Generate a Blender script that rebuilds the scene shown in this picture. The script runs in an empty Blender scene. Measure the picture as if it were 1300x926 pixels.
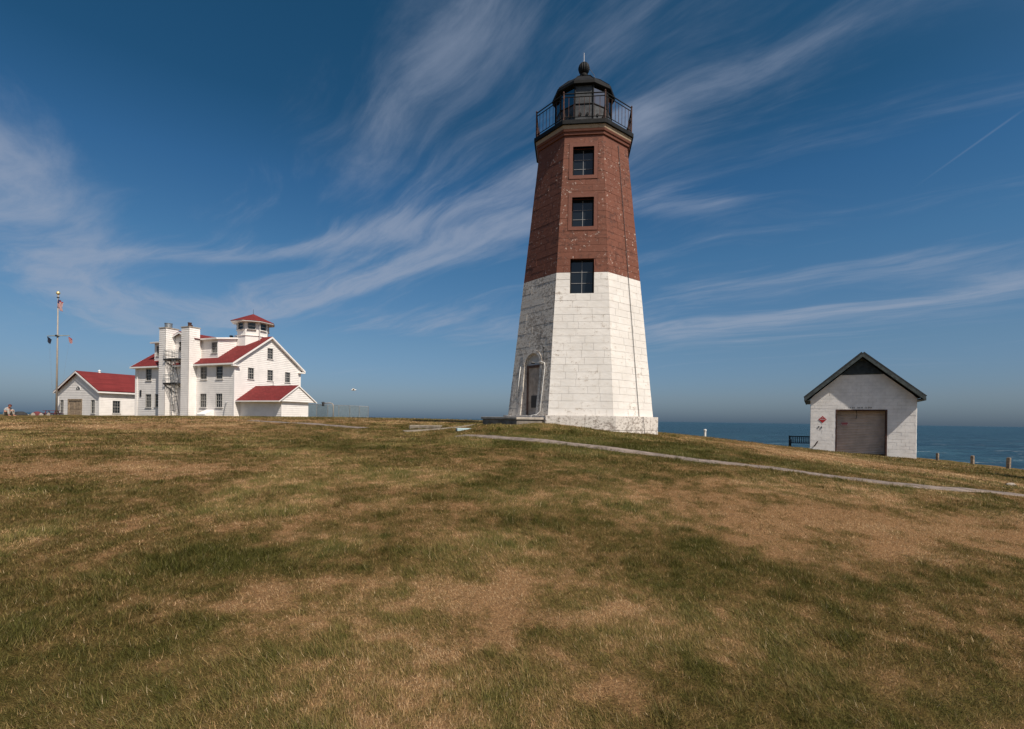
import bpy, math, random
import numpy as np
from mathutils import Vector, Matrix
random.seed(7); rng = np.random.default_rng(7)
S = bpy.context.scene
C = S.collection
R = math.radians

# ------------------------------------------------------------------ camera
EYE = 1.65
F = 640.0; PX, PY, ROLL = 650.0, 532.6, 0.0148          # focal length in photo pixels, foot of the level axis, camera roll
cam = bpy.data.cameras.new('camera'); cam_o = bpy.data.objects.new('camera', cam); C.objects.link(cam_o)
cam.sensor_width = 36; cam.sensor_fit = 'HORIZONTAL'; cam.lens = 36 * F / 1300
cam.shift_y = (PY - 463) / 1300; cam.clip_end = 60000; cam.clip_start = 0.1
cr, sr = math.cos(ROLL), math.sin(ROLL)
cam_o.matrix_world = Matrix(((cr, -sr, 0, 0), (0, 0, -1, 0), (sr, cr, 0, EYE), (0, 0, 0, 1)))
S.camera = cam_o
# ------------------------------------------------------------------ light
SUN_AZ, SUN_EL = R(-49), R(50)                          # azimuth counted from +X towards +Y
sdir = Vector((math.cos(SUN_EL) * math.cos(SUN_AZ), math.cos(SUN_EL) * math.sin(SUN_AZ), math.sin(SUN_EL)))
sl = bpy.data.lights.new('sun', 'SUN'); sl.energy = 5.0; sl.angle = R(0.53); sl.color = (1.0, 0.91, 0.80)
so = bpy.data.objects.new('sun', sl); C.objects.link(so); so.rotation_euler = sdir.to_track_quat('Z', 'Y').to_euler()
so.location = (30, -30, 60)
S.view_settings.view_transform = 'Standard'; S.view_settings.look = 'None'
S.view_settings.exposure = 0.0; S.view_settings.gamma = 1.0; S.view_settings.use_curve_mapping = False

class NT:
    """small helper to write node trees"""
    def __init__(s, t): s.t = t; t.nodes.clear()
    def n(s, typ, props=None, **ins):
        nd = s.t.nodes.new(typ)
        for k, v in (props or {}).items(): setattr(nd, k, v)
        for k, v in ins.items():
            key = int(k[1:]) if k[0] == 'i' and k[1:].isdigit() else k.replace('_', ' ')
            s.put(nd.inputs[key], v)
        return nd
    def put(s, sock, v):
        if hasattr(v, 'is_output') or isinstance(v, bpy.types.NodeSocket): s.t.links.new(v, sock)
        elif isinstance(v, bpy.types.Node): s.t.links.new(v.outputs[0], sock)
        else: sock.default_value = v
    def m(s, op, a, b=None, c=None, clamp=False):
        nd = s.t.nodes.new('ShaderNodeMath'); nd.operation = op; nd.use_clamp = clamp
        for i, v in enumerate((a, b, c)):
            if v is not None: s.put(nd.inputs[i], v)
        return nd.outputs[0]
    def vm(s, op, a, b=None):
        nd = s.t.nodes.new('ShaderNodeVectorMath'); nd.operation = op
        s.put(nd.inputs[0], a)
        if b is not None: s.put(nd.inputs[3 if op == 'SCALE' else 1], b)
        return nd.outputs[0]
    def mix(s, f, a, b, blend='MIX'):
        nd = s.t.nodes.new('ShaderNodeMix'); nd.data_type = 'RGBA'; nd.blend_type = blend
        s.put(nd.inputs[0], f); s.put(nd.inputs[6], a); s.put(nd.inputs[7], b)
        return nd.outputs[2]
    def ss(s, v, lo, hi, a=0.0, b=1.0):
        nd = s.t.nodes.new('ShaderNodeMapRange'); nd.interpolation_type = 'SMOOTHSTEP'
        for i, x in enumerate((v, lo, hi, a, b)): s.put(nd.inputs[i], x)
        return nd.outputs[0]
    def noise(s, vec, scale, detail=4, rough=0.5, dist=0.0):
        nd = s.n('ShaderNodeTexNoise', Vector=vec, Scale=scale, Detail=detail, Roughness=rough, Distortion=dist)
        return nd.outputs[0]

def c4(c): return (c[0], c[1], c[2], 1.0)

# ------------------------------------------------------------------ sky: clear-air sky with a thin layer of cirrus
W = bpy.data.worlds.new('World'); S.world = W; W.use_nodes = True
n = NT(W.node_tree)
sky = n.n('ShaderNodeTexSky', dict(sky_type='NISHITA', sun_disc=False, sun_elevation=SUN_EL, sun_rotation=R(90) - SUN_AZ,
                                  altitude=10, air_density=1.0, dust_density=1.2, ozone_density=3.0))
tc = n.n('ShaderNodeTexCoord')
d = n.vm('NORMALIZE', tc.outputs['Generated'])
sep = n.n('ShaderNodeSeparateXYZ', Vector=d)
zc = n.m('MAXIMUM', sep.outputs[2], 0.0)
# deep polarised blue of the photograph: damp the air near the horizon a little, all round
hz = n.ss(zc, 0.0, 0.55)
cr_ = n.n('ShaderNodeValToRGB', Fac=zc); el = cr_.color_ramp.elements
for i_, (p_, c_) in enumerate(((0.0, (.42, .58, .88)), (.045, (.50, .595, .79)), (.14, (.49, .64, .75)), (.29, (.37, .66, .79)), (.40, (.265, .59, .755)), (.50, (.165, .48, .60)), (.63, (.15, .475, .575)), (1.0, (.15, .44, .54)))):
    e_ = el[i_] if i_ < 2 else el.new(p_)
    e_.position = p_; e_.color = c4(c_)
# the filter's darkening fades towards the sun
dsun = n.n('ShaderNodeVectorMath', dict(operation='DOT_PRODUCT')); n.put(dsun.inputs[0], d); dsun.inputs[1].default_value = sdir
tint = n.mix(n.ss(dsun.outputs['Value'], 0.22, 0.9), cr_.outputs[0], (1.0, 0.93, 0.86, 1))
skyc = n.mix(1.0, sky.outputs[0], tint, 'MULTIPLY')
# cirrus plane coordinates (direction over height), s along the streaks, t across them
zz = n.m('ADD', zc, 0.03)
cx = n.m('DIVIDE', sep.outputs[0], zz); cy = n.m('DIVIDE', sep.outputs[1], zz)
st = n.m('MULTIPLY', n.m('SUBTRACT', cx, cy), 0.7071)
tt = n.m('MULTIPLY', n.m('ADD', cx, cy), 0.7071)
wv = n.n('ShaderNodeCombineXYZ', X=n.m('MULTIPLY', st, 0.35), Y=n.m('MULTIPLY', tt, 0.5), Z=3.7)
warp = n.noise(wv, 1.0, 3)
warp2 = n.noise(n.vm('ADD', wv.outputs[0], (7.3, 2.1, 1.0)), 1.3, 3)
tw = n.m('ADD', tt, n.m('MULTIPLY', n.m('SUBTRACT', warp, 0.5), 1.7))
sw = n.m('ADD', st, n.m('MULTIPLY', n.m('SUBTRACT', warp2, 0.5), 1.4))
fib = n.noise(n.n('ShaderNodeCombineXYZ', X=n.m('MULTIPLY', sw, 0.42), Y=n.m('MULTIPLY', tw, 2.4), Z=1.0).outputs[0], 1.0, 9, 0.62)
fine = n.noise(n.n('ShaderNodeCombineXYZ', X=n.m('MULTIPLY', sw, 2.2), Y=n.m('MULTIPLY', tw, 7.0), Z=4.0).outputs[0], 1.0, 7, 0.65)
cov = n.noise(n.n('ShaderNodeCombineXYZ', X=n.m('MULTIPLY', st, 0.30), Y=n.m('MULTIPLY', tt, 0.45), Z=9.2).outputs[0], 1.0, 3)
def bump(s0, t0, ws, wt, amp):
    a = n.m('POWER', n.m('DIVIDE', n.m('SUBTRACT', st, s0), ws), 2.0); b = n.m('POWER', n.m('DIVIDE', n.m('SUBTRACT', tt, t0), wt), 2.0)
    return n.m('MULTIPLY', n.m('EXPONENT', n.m('MULTIPLY', n.m('ADD', a, b), -1.0)), amp)
# streaks of the layer: soft bands along lines, bent and frayed by the noise
wob_t = n.m('ADD', tt, n.m('MULTIPLY', n.m('SUBTRACT', warp, 0.5), 0.55)); wob_s = n.m('ADD', st, n.m('MULTIPLY', n.m('SUBTRACT', warp2, 0.5), 0.6))
wob_t = n.m('ADD', wob_t, n.m('MULTIPLY', n.m('SUBTRACT', fib, 0.5), 0.45))
bank = None
def band(pts, w, amp):
    global bank
    best = None
    for (s0, t0), (s1, t1) in zip(pts, pts[1:]):
        ds, dt = s1 - s0, t1 - t0; l2 = ds * ds + dt * dt
        ps = n.m('SUBTRACT', wob_s, s0); pt = n.m('SUBTRACT', wob_t, t0)
        u = n.m('DIVIDE', n.m('ADD', n.m('MULTIPLY', ps, ds), n.m('MULTIPLY', pt, dt)), l2, clamp=True)
        a = n.m('SUBTRACT', ps, n.m('MULTIPLY', u, ds)); b = n.m('SUBTRACT', pt, n.m('MULTIPLY', u, dt))
        q = n.m('ADD', n.m('MULTIPLY', a, a), n.m('MULTIPLY', b, b))
        best = q if best is None else n.m('MINIMUM', best, q)
    v = n.m('MULTIPLY', n.m('EXPONENT', n.m('MULTIPLY', best, -1.0 / (w * w))), amp)
    bank = v if bank is None else n.m('ADD', bank, v)
band([(-5.2, 1.36), (-3.1, 1.62), (-1.6, 1.75)], .13, .26); band([(-5.0, 1.3), (-3.3, 1.52), (-2.2, 1.62)], .34, .16)
band([(-3.8, .25), (-3.07, .89), (-2.2, 1.28), (-1.5, 1.45), (-.9, 1.45)], .12, .24)
band([(-2.06, .87), (-1.5, .88), (-.93, .86)], .10, .07); band([(-.85, 1.3), (-.45, 1.15)], .14, .05); band([(-.75, 1.05), (-.4, .95)], .12, .07)
band([(-2.5, -.15), (-3.4, .14), (-5.3, .55), (-6.2, .9)], .30, .36); band([(-4.6, .8), (-5.6, 1.1)], .4, .14)
band([(-4.6, 1.2), (-2.6, 1.35), (-.9, 1.35)], .62, .10); band([(-2.2, 4.2), (.2, 4.2)], 1.1, .08)
band([(-1.2, 1.97), (-.9, 2.16)], .12, .2); band([(-2.3, 4.4), (-1.3, 4.45), (-.54, 4.48), (.2, 4.1)], .38, .22); band([(-1.5, 3.15), (-.5, 3.5)], .35, .14); band([(-4.0, 3.2), (-2.6, 4.6), (-1.2, 6.2)], .7, .12); band([(-3.4, 3.0), (-2.6, 3.6)], .4, .12)
den = n.m('ADD', n.m('MULTIPLY', fib, 0.85), n.m('MULTIPLY', fine, 0.22))
den = n.m('ADD', den, n.m('ADD', bank, n.m('MULTIPLY', n.m('SUBTRACT', cov, 0.5), 0.3)))
den = n.m('MULTIPLY', n.ss(den, 0.56, 0.98), n.ss(fine, 0.25, 0.62, 0.6, 1.0))
# one short contrail high on the right
ctr = n.m('ABSOLUTE', n.m('SUBTRACT', cx, n.m('ADD', 1.315, n.m('MULTIPLY', cy, 0.117))))
ctr = n.m('MULTIPLY', n.ss(ctr, 0.0, 0.009, 0.24, 0.0), n.m('MULTIPLY', n.ss(cy, 1.45, 1.55), n.ss(cy, 1.6, 2.0, 1.0, 0.0)))
den = n.m('MAXIMUM', den, ctr)
den = n.m('MULTIPLY', den, n.ss(sep.outputs[2], 0.0, 0.22))
ccol = n.mix(hz, (3.7, 4.1, 5.0, 1), (3.2, 3.7, 4.8, 1))
skyf = n.mix(n.m('MULTIPLY', den, 0.60), skyc, ccol)
bg = n.n('ShaderNodeBackground', Color=skyf, Strength=0.10)
n.n('ShaderNodeOutputWorld', Surface=bg.outputs[0])

# ------------------------------------------------------------------ mesh helpers
class MB:
    def __init__(s): s.v = []; s.f = []
    def quad(s, *p):
        i = len(s.v); s.v += [tuple(q) for q in p]; s.f.append(tuple(range(i, i + len(p)))); return s
    def box(s, x0, x1, y0, y1, z0, z1):
        i = len(s.v)
        s.v += [(x, y, z) for z in (z0, z1) for x, y in ((x0, y0), (x1, y0), (x1, y1), (x0, y1))]
        s.f += [tuple(i + k for k in q) for q in ((3, 2, 1, 0), (4, 5, 6, 7), (0, 1, 5, 4), (1, 2, 6, 5), (2, 3, 7, 6), (3, 0, 4, 7))]
        return s
    def prism(s, poly, d):                                  # poly: 3-D points of a face, d: extrusion vector
        i = len(s.v); k = len(poly); d = Vector(d)
        s.v += [tuple(p) for p in poly] + [tuple(Vector(p) + d) for p in poly]
        s.f.append(tuple(range(i, i + k))[::-1]); s.f.append(tuple(range(i + k, i + 2 * k)))
        for j in range(k): s.f.append((i + j, i + (j + 1) % k, i + k + (j + 1) % k, i + k + j))
        return s
    def tube(s, pts, r, seg=6, caps=True):
        pts = [Vector(p) for p in pts]; rs = r if isinstance(r, (list, tuple)) else [r] * len(pts)
        i0 = len(s.v); ref = Vector((0.31, 0.77, 0.55)).normalized()
        for k, p in enumerate(pts):
            t = (pts[min(k + 1, len(pts) - 1)] - pts[max(k - 1, 0)]).normalized()
            a = t.cross(ref).normalized(); b = t.cross(a)
            for j in range(seg):
                an = 2 * math.pi * j / seg
                s.v.append(tuple(p + (a * math.cos(an) + b * math.sin(an)) * rs[k]))
        for k in range(len(pts) - 1):
            for j in range(seg):
                a0 = i0 + k * seg + j; a1 = i0 + k * seg + (j + 1) % seg
                s.f.append((a0, a1, a1 + seg, a0 + seg))
        if caps:
            s.f.append(tuple(i0 + j for j in range(seg))[::-1]); e = i0 + (len(pts) - 1) * seg
            s.f.append(tuple(e + j for j in range(seg)))
        return s
    def ring(s, prof, sides, phase=0.0, cap0=True, cap1=True, c=(0, 0)):   # prof: [(radius, z)], regular polygon rings
        i0 = len(s.v)
        for r, z in prof:
            for j in range(sides):
                a = phase + 2 * math.pi * j / sides
                s.v.append((c[0] + r * math.cos(a), c[1] + r * math.sin(a), z))
        for k in range(len(prof) - 1):
            for j in range(sides):
                a0 = i0 + k * sides + j; a1 = i0 + k * sides + (j + 1) % sides
                s.f.append((a0, a1, a1 + sides, a0 + sides))
        if cap0: s.f.append(tuple(i0 + j for j in range(sides))[::-1])
        if cap1:
            e = i0 + (len(prof) - 1) * sides; s.f.append(tuple(e + j for j in range(sides)))
        return s
    def mesh(s, name, mat, smooth=False):
        me = bpy.data.meshes.new(name); me.from_pydata(s.v, [], s.f); me.update()
        if mat: me.materials.append(mat)
        if smooth: me.polygons.foreach_set('use_smooth', [True] * len(me.polygons))
        return me
    def build(s, name, mat, parent=None, smooth=False, kind=None):
        return link(name, s.mesh(name, mat, smooth), parent, kind)

def link(name, data, parent=None, kind=None, loc=None, rotz=None):
    o = bpy.data.objects.new(name, data); C.objects.link(o)
    if parent: o.parent = parent
    if kind: o['kind'] = kind
    if loc is not None: o.location = loc
    if rotz is not None: o.rotation_euler = (0, 0, rotz)
    return o
def tag(o, label, cat, group=None):
    o['label'] = label; o['category'] = cat
    if group: o['group'] = group
    return o
def thing(name, label, cat, loc, rotz=0.0, group=None):
    return tag(link(name, None, None, None, loc, rotz), label, cat, group)
def bevel(o, w=0.01, seg=2):
    m = o.modifiers.new('bevel', 'BEVEL'); m.width = w; m.segments = seg; m.limit_method = 'ANGLE'; return o

# ------------------------------------------------------------------ materials
def M(name, col, rough=0.7, var=0.12, scale=3.0, bump=0.0, bscale=None, metal=0.0, spec=0.35, col2=None, objrand=0.0, stain=0.0):
    m = bpy.data.materials.new(name); m.use_nodes = True; n = NT(m.node_tree)
    g = n.n('ShaderNodeNewGeometry'); p = g.outputs['Position']
    nz = n.noise(p, scale, 5, 0.6)
    dark = tuple(max(0, x * (1 - 2.0 * var)) for x in col); lite = col2 or tuple(min(1, x * (1 + 1.2 * var)) for x in col)
    c = n.mix(n.ss(nz, 0.3, 0.7), c4(dark), c4(lite))
    if stain:
        sn = n.noise(n.vm('MULTIPLY', p, (2.2, 2.2, 0.35)), 1.0, 6, 0.65)
        c = n.mix(n.ss(sn, 0.56, 0.80, 0.0, stain), c, c4(tuple(x * k for x, k in zip(col, (0.55, 0.48, 0.40)))))
    if objrand:
        oi = n.n('ShaderNodeObjectInfo')
        c = n.mix(1.0, c, n.n('ShaderNodeCombineColor', Red=n.m('MULTIPLY_ADD', oi.outputs['Random'], objrand, 1 - objrand),
                            Green=n.m('MULTIPLY_ADD', oi.outputs['Random'], objrand, 1 - objrand), Blue=n.m('MULTIPLY_ADD', oi.outputs['Random'], objrand, 1 - objrand)).outputs[0], 'MULTIPLY')
    b = n.n('ShaderNodeBsdfPrincipled', Base_Color=c, Roughness=n.m('MULTIPLY_ADD', nz, 0.25, rough - 0.12), Metallic=metal)
    b.inputs['Specular IOR Level'].default_value = spec
    if bump:
        bn = n.n('ShaderNodeBump', Strength=bump, Distance=0.02, Height=n.noise(p, bscale or scale * 6, 6, 0.65))
        n.put(b.inputs['Normal'], bn.outputs[0])
    n.n('ShaderNodeOutputMaterial', Surface=b.outputs[0])
    return m

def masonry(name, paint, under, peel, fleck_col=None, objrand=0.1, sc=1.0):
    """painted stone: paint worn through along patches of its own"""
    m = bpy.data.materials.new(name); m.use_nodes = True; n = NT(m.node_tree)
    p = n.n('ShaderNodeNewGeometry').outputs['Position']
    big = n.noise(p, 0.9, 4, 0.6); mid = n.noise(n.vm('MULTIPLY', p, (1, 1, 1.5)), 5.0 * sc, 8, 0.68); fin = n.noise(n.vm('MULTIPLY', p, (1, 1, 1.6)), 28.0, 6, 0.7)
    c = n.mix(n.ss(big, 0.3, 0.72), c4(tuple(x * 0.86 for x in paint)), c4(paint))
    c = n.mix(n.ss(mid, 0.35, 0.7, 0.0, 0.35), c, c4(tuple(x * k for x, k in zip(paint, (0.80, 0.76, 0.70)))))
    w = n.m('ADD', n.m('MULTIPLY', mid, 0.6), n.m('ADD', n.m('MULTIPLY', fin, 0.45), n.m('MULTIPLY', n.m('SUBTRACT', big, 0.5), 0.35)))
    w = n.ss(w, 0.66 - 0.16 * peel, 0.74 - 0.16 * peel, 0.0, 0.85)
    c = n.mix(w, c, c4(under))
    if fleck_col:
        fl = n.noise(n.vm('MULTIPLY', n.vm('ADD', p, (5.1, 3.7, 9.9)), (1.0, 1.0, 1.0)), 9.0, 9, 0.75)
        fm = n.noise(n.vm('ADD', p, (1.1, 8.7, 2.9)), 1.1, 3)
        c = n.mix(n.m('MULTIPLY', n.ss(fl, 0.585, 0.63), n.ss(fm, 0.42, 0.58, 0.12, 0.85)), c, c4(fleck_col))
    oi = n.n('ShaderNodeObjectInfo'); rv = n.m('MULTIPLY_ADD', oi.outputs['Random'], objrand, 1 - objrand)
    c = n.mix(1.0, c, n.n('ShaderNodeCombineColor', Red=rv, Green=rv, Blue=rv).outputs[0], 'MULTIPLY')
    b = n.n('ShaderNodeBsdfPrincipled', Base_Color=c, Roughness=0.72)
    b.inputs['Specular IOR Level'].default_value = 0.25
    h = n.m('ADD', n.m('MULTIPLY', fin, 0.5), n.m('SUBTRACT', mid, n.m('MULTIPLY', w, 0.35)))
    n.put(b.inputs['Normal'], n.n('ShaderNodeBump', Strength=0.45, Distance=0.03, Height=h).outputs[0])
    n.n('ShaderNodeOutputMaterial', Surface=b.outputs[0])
    return m

def glass_dark(name, col=(0.012, 0.016, 0.02), rough=0.06):
    m = bpy.data.materials.new(name); m.use_nodes = True; n = NT(m.node_tree)
    p = n.n('ShaderNodeNewGeometry').outputs['Position']
    b = n.n('ShaderNodeBsdfPrincipled', Base_Color=c4(col), Roughness=n.m('MULTIPLY_ADD', n.noise(p, 3.0), 0.08, rough - 0.03))
    b.inputs['Specular IOR Level'].default_value = 0.5
    n.put(b.inputs['Normal'], n.n('ShaderNodeBump', Strength=0.06, Distance=0.05, Height=n.noise(p, 1.6, 2)).outputs[0])
    n.n('ShaderNodeOutputMaterial', Surface=b.outputs[0]); return m
def glass_clear(name, tint=(0.16, 0.21, 0.21)):
    m = bpy.data.materials.new(name); m.use_nodes = True; n = NT(m.node_tree)
    fr = n.n('ShaderNodeFresnel', IOR=1.5)
    mx = n.n('ShaderNodeMixShader', i0=n.m('ADD', fr.outputs[0], 0.06), i1=n.n('ShaderNodeBsdfTransparent', Color=c4(tint)).outputs[0],
             i2=n.n('ShaderNodeBsdfGlossy', Color=(0.28, 0.28, 0.28, 1), Roughness=0.05).outputs[0])
    n.n('ShaderNodeOutputMaterial', Surface=mx.outputs[0]); return m

T_WHITE = masonry('white_painted_stone', (0.80, 0.765, 0.715), (0.36, 0.29, 0.235), 0.42, objrand=0.035)
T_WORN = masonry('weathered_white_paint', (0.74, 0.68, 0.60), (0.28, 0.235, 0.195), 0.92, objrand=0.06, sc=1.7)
T_PLINTH = masonry('stained_white_plinth', (0.74, 0.69, 0.63), (0.22, 0.18, 0.15), 0.85, objrand=0.10, sc=1.6)
T_BROWN = masonry('brown_painted_stone', (0.195, 0.073, 0.045), (0.095, 0.040, 0.028), 0.72, (0.62, 0.52, 0.45), 0.12)
T_BRTRIM = masonry('brown_painted_trim', (0.185, 0.072, 0.048), (0.13, 0.052, 0.037), 0.5, None, 0.04)
T_MORTW = masonry('white_joint', (0.70, 0.665, 0.62), (0.16, 0.13, 0.11), 0.62, objrand=0.0)
T_MORTB = M('brown_joint', (0.165, 0.066, 0.046), 0.9, 0.3, 3)
T_TAN = masonry('tan_cornice_stone', (0.42, 0.32, 0.22), (0.20, 0.11, 0.075), 0.55, None, 0.1)
IRON = M('dark_lantern_paint', (0.011, 0.0115, 0.012), 0.65, 0.25, 4, 0.15, 30, 0.0, 0.18)
RUST = M('rusty_iron', (0.075, 0.033, 0.022), 0.75, 0.4, 9, 0.3, 40)
GLASS = glass_dark('dark_window_glass'); LGLASS = glass_clear('lantern_glass')
PANEL = M('grey_lantern_panel', (0.055, 0.058, 0.06), 0.45, 0.2, 5, 0.1)
WPIPE = M('white_pipe', (0.72, 0.70, 0.66), 0.5, 0.1, 8)
MUNT = M('window_bar_paint', (0.26, 0.26, 0.26), 0.6, 0.1, 8)
CONC = M('concrete', (0.36, 0.32, 0.27), 0.85, 0.16, 4, 0.3, 30, stain=0.5)
CONCD = M('dark_concrete', (0.20, 0.175, 0.145), 0.85, 0.2, 4, 0.3, 30)
SIDING = M('white_siding', (0.82, 0.785, 0.745), 0.6, 0.035, 1.2, 0.06, 20, stain=0.10)
TRIM = M('white_trim', (0.83, 0.80, 0.765), 0.5, 0.03, 2)
WFRAME = M('window_frame_paint', (0.40, 0.385, 0.36), 0.55, 0.05, 4)
WOOD = M('weathered_door_wood', (0.33, 0.25, 0.17), 0.75, 0.2, 5, 0.2, 25)
POSTW = M('post_wood', (0.26, 0.20, 0.145), 0.85, 0.25, 8, 0.4, 30)
GREYM = M('galvanised_metal', (0.36, 0.37, 0.37), 0.4, 0.15, 6, 0, None, 0.7, 0.5)
DARKM = M('dark_metal', (0.035, 0.036, 0.038), 0.5, 0.2, 6)
FLAGPOLE = M('flagpole_paint', (0.36, 0.31, 0.255), 0.5, 0.08, 3)
GOLD = M('gilded_ball', (0.85, 0.66, 0.30), 0.3, 0.05, 3, 0, None, 0.6)
SHEDW = M('shed_block_paint', (0.85, 0.82, 0.785), 0.75, 0.05, 2.5, 0.25, 25, stain=0.22, objrand=0.0)
SHEDM = M('shed_joint', (0.60, 0.565, 0.53), 0.9, 0.1, 5)
RAKE = M('shed_trim_paint', (0.075, 0.090, 0.088), 0.6, 0.2, 5)
LOUV = M('louvre_paint', (0.085, 0.10, 0.10), 0.6, 0.15, 5)
SLAT = M('rolling_door_paint', (0.60, 0.49, 0.415), 0.6, 0.08, 2.0, 0.1, 20, stain=0.55)
RUSTD = M('brown_door_frame', (0.085, 0.040, 0.030), 0.7, 0.3, 7)
SIGNR = M('sign_red', (0.42, 0.018, 0.022), 0.45, 0.06, 4)
SIGNW = M('sign_white', (0.62, 0.52, 0.52), 0.5, 0.04, 4)
SKIN = M('skin', (0.42, 0.20, 0.14), 0.55, 0.05, 6)
SHIRT = M('grey_shirt', (0.27, 0.265, 0.255), 0.85, 0.12, 5)
SHORTS = M('pale_trousers', (0.36, 0.33, 0.29), 0.85, 0.1, 5)
HAIR = M('dark_red_cap', (0.10, 0.018, 0.014), 0.8, 0.2, 12)
MAROON = M('maroon_paint', (0.14, 0.030, 0.032), 0.6, 0.12, 5)
STONE = M('pale_stone', (0.34, 0.29, 0.24), 0.85, 0.2, 4, 0.4)
DSTONE = M('dark_stone', (0.035, 0.034, 0.034), 0.85, 0.2, 4, 0.4)
BLUEPL = M('pale_blue_plate', (0.42, 0.56, 0.58), 0.4, 0.06, 4)
GULLW = M('gull_white', (0.80, 0.79, 0.77), 0.7, 0.04, 8)

def shingles(name, col):
    m = bpy.data.materials.new(name); m.use_nodes = True; n = NT(m.node_tree)
    tcn = n.n('ShaderNodeTexCoord'); p = tcn.outputs['Object']
    sx = n.n('ShaderNodeSeparateXYZ', Vector=p)
    v = n.n('ShaderNodeCombineXYZ', X=n.m('ADD', sx.outputs[0], n.m('MULTIPLY', sx.outputs[1], 0.2)), Y=n.m('MULTIPLY', sx.outputs[2], 1.7), Z=0.0)
    br = n.n('ShaderNodeTexBrick', Vector=v.outputs[0], Color1=c4(tuple(x * 1.08 for x in col)), Color2=c4(tuple(x * 0.78 for x in col)), Mortar=c4(tuple(x * 0.45 for x in col)),
             Scale=1.0, Mortar_Size=0.012, Brick_Width=0.5, Row_Height=0.24)
    c = n.mix(n.ss(n.noise(p, 1.1, 5, 0.6), 0.3, 0.7, 0.0, 0.3), br.outputs[0], c4(tuple(x * 0.7 for x in col)))
    b = n.n('ShaderNodeBsdfPrincipled', Base_Color=c, Roughness=0.85); b.inputs['Specular IOR Level'].default_value = 0.2
    n.put(b.inputs['Normal'], n.n('ShaderNodeBump', Strength=0.5, Distance=0.03, Height=n.m('ADD', br.outputs[1], n.noise(p, 30, 3))).outputs[0])
    n.n('ShaderNodeOutputMaterial', Surface=b.outputs[0]); return m
ROOFR = shingles('red_shingles', (0.195, 0.030, 0.029))
ROOFD = shingles('dark_shingles', (0.06, 0.065, 0.065))

# ------------------------------------------------------------------ terrain
def vnoise(x, y, seed):
    xi = np.floor(x).astype(np.int64); yi = np.floor(y).astype(np.int64); fx = x - xi; fy = y - yi
    fx = fx * fx * (3 - 2 * fx); fy = fy * fy * (3 - 2 * fy)
    def h(a, b):
        k = (a * 374761393 + b * 668265263 + seed * 1274126177) & 0xFFFFFFFF
        k = ((k ^ (k >> 13)) * 1274126177) & 0xFFFFFFFF
        return ((k ^ (k >> 16)) & 0xFFFFFF) / float(0xFFFFFF)
    return (h(xi, yi) * (1 - fx) + h(xi + 1, yi) * fx) * (1 - fy) + (h(xi, yi + 1) * (1 - fx) + h(xi + 1, yi + 1) * fx) * fy
def fbm(x, y, sc, seed, octv=4, g=0.55):
    a = 1.0; t = 0.0; v = 0.0
    for o in range(octv):
        v = v + a * vnoise(x * sc, y * sc, seed + o); t += a; a *= g; sc *= 2.03
    return v / t

CP = np.array([(0, 0, 0), (0, 3, .14), (-3, 3, .12), (3, 3, .10), (-6, 6, .34), (6, 5, .20), (0, 7, .45), (-1.9, 18, 1.08), (1.1, 14, 1.0), (3.3, 12.5, .82),
    (6, 11, .62), (9.65, 9.5, .32), (-0.6, 18.6, 1.50), (1.1, 18.2, 1.54), (3.9, 18.6, 1.20), (5.9, 20.3, 1.14), (2.8, 21.5, 1.4), (3, 26, 1.35), (11.5, 30, .74), (19.4, 33, -.10),
    (24.1, 30, -.33), (22, 36, -.3), (29.5, 30, -.92), (31.9, 35, -1.09), (35.4, 42, -1.24), (20.5, 36.5, -.12), (12, 10, .10), (15, 12, -.12), (20, 15, -.5), (25, 20, -.75), (-10, 10, .62),
    (-15, 14, .88), (-20, 25, 1.28), (-10, 25, 1.36), (-5, 30, 1.50), (-12, 40, 1.58), (-25, 40, 1.56), (-33, 60, 1.42), (-27, 58, 1.40), (-50, 68, 1.42), (-66, 74, 1.38), (-57, 62, 1.10), (-60, 90, 1.2),
    (-40, 40, 1.36), (-33, 33, 1.34), (0, 40, 1.42), (5, 38, 1.2), (-20, 80, 1.25), (-24, 68, 1.42), (-10, 60, 1.3), (0, -15, -.4), (-20, -10, 0), (20, -10, -.8), (-60, 0, .2), (-75, 40, .9), (45, 25, -1.6), (50, 0, -1.6),
    (-110, 60, .8), (-110, 110, .8), (-30, 110, .8)], float)
def _tps(r2): return np.where(r2 > 1e-9, r2 * np.log(r2 + 1e-12), 0.0)
_A = _tps(((CP[:, None, :2] - CP[None, :, :2]) ** 2).sum(-1)) + np.eye(len(CP)) * 6.0
_P = np.c_[np.ones(len(CP)), CP[:, :2]]
_K = np.block([[_A, _P], [_P.T, np.zeros((3, 3))]])
_w = np.linalg.solve(_K, np.r_[CP[:, 2], 0, 0, 0])
LAND = np.array([(70, -60), (50, 0), (47, 15), (40, 27), (38, 34), (39.5, 44), (33, 52), (24, 52), (15, 46), (8, 44), (0, 52), (-6, 75), (-30, 115), (-140, 135), (-170, 40), (-160, -60)], float)
def land_sd(x, y):                                          # metres inside the cliff edge (negative: out at sea)
    d2 = np.full(x.shape, 1e9); ins = np.zeros(x.shape, bool)
    for i in range(len(LAND)):
        ax, ay = LAND[i]; bx, by = LAND[(i + 1) % len(LAND)]
        ex, ey = bx - ax, by - ay
        t = np.clip(((x - ax) * ex + (y - ay) * ey) / (ex * ex + ey * ey), 0, 1)
        d2 = np.minimum(d2, (x - ax - t * ex) ** 2 + (y - ay - t * ey) ** 2)
        cnd = ((ay > y) != (by > y)) & (x < (bx - ax) * (y - ay) / (by - ay + 1e-12) + ax)
        ins ^= cnd
    return np.where(ins, 1, -1) * np.sqrt(d2)
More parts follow.
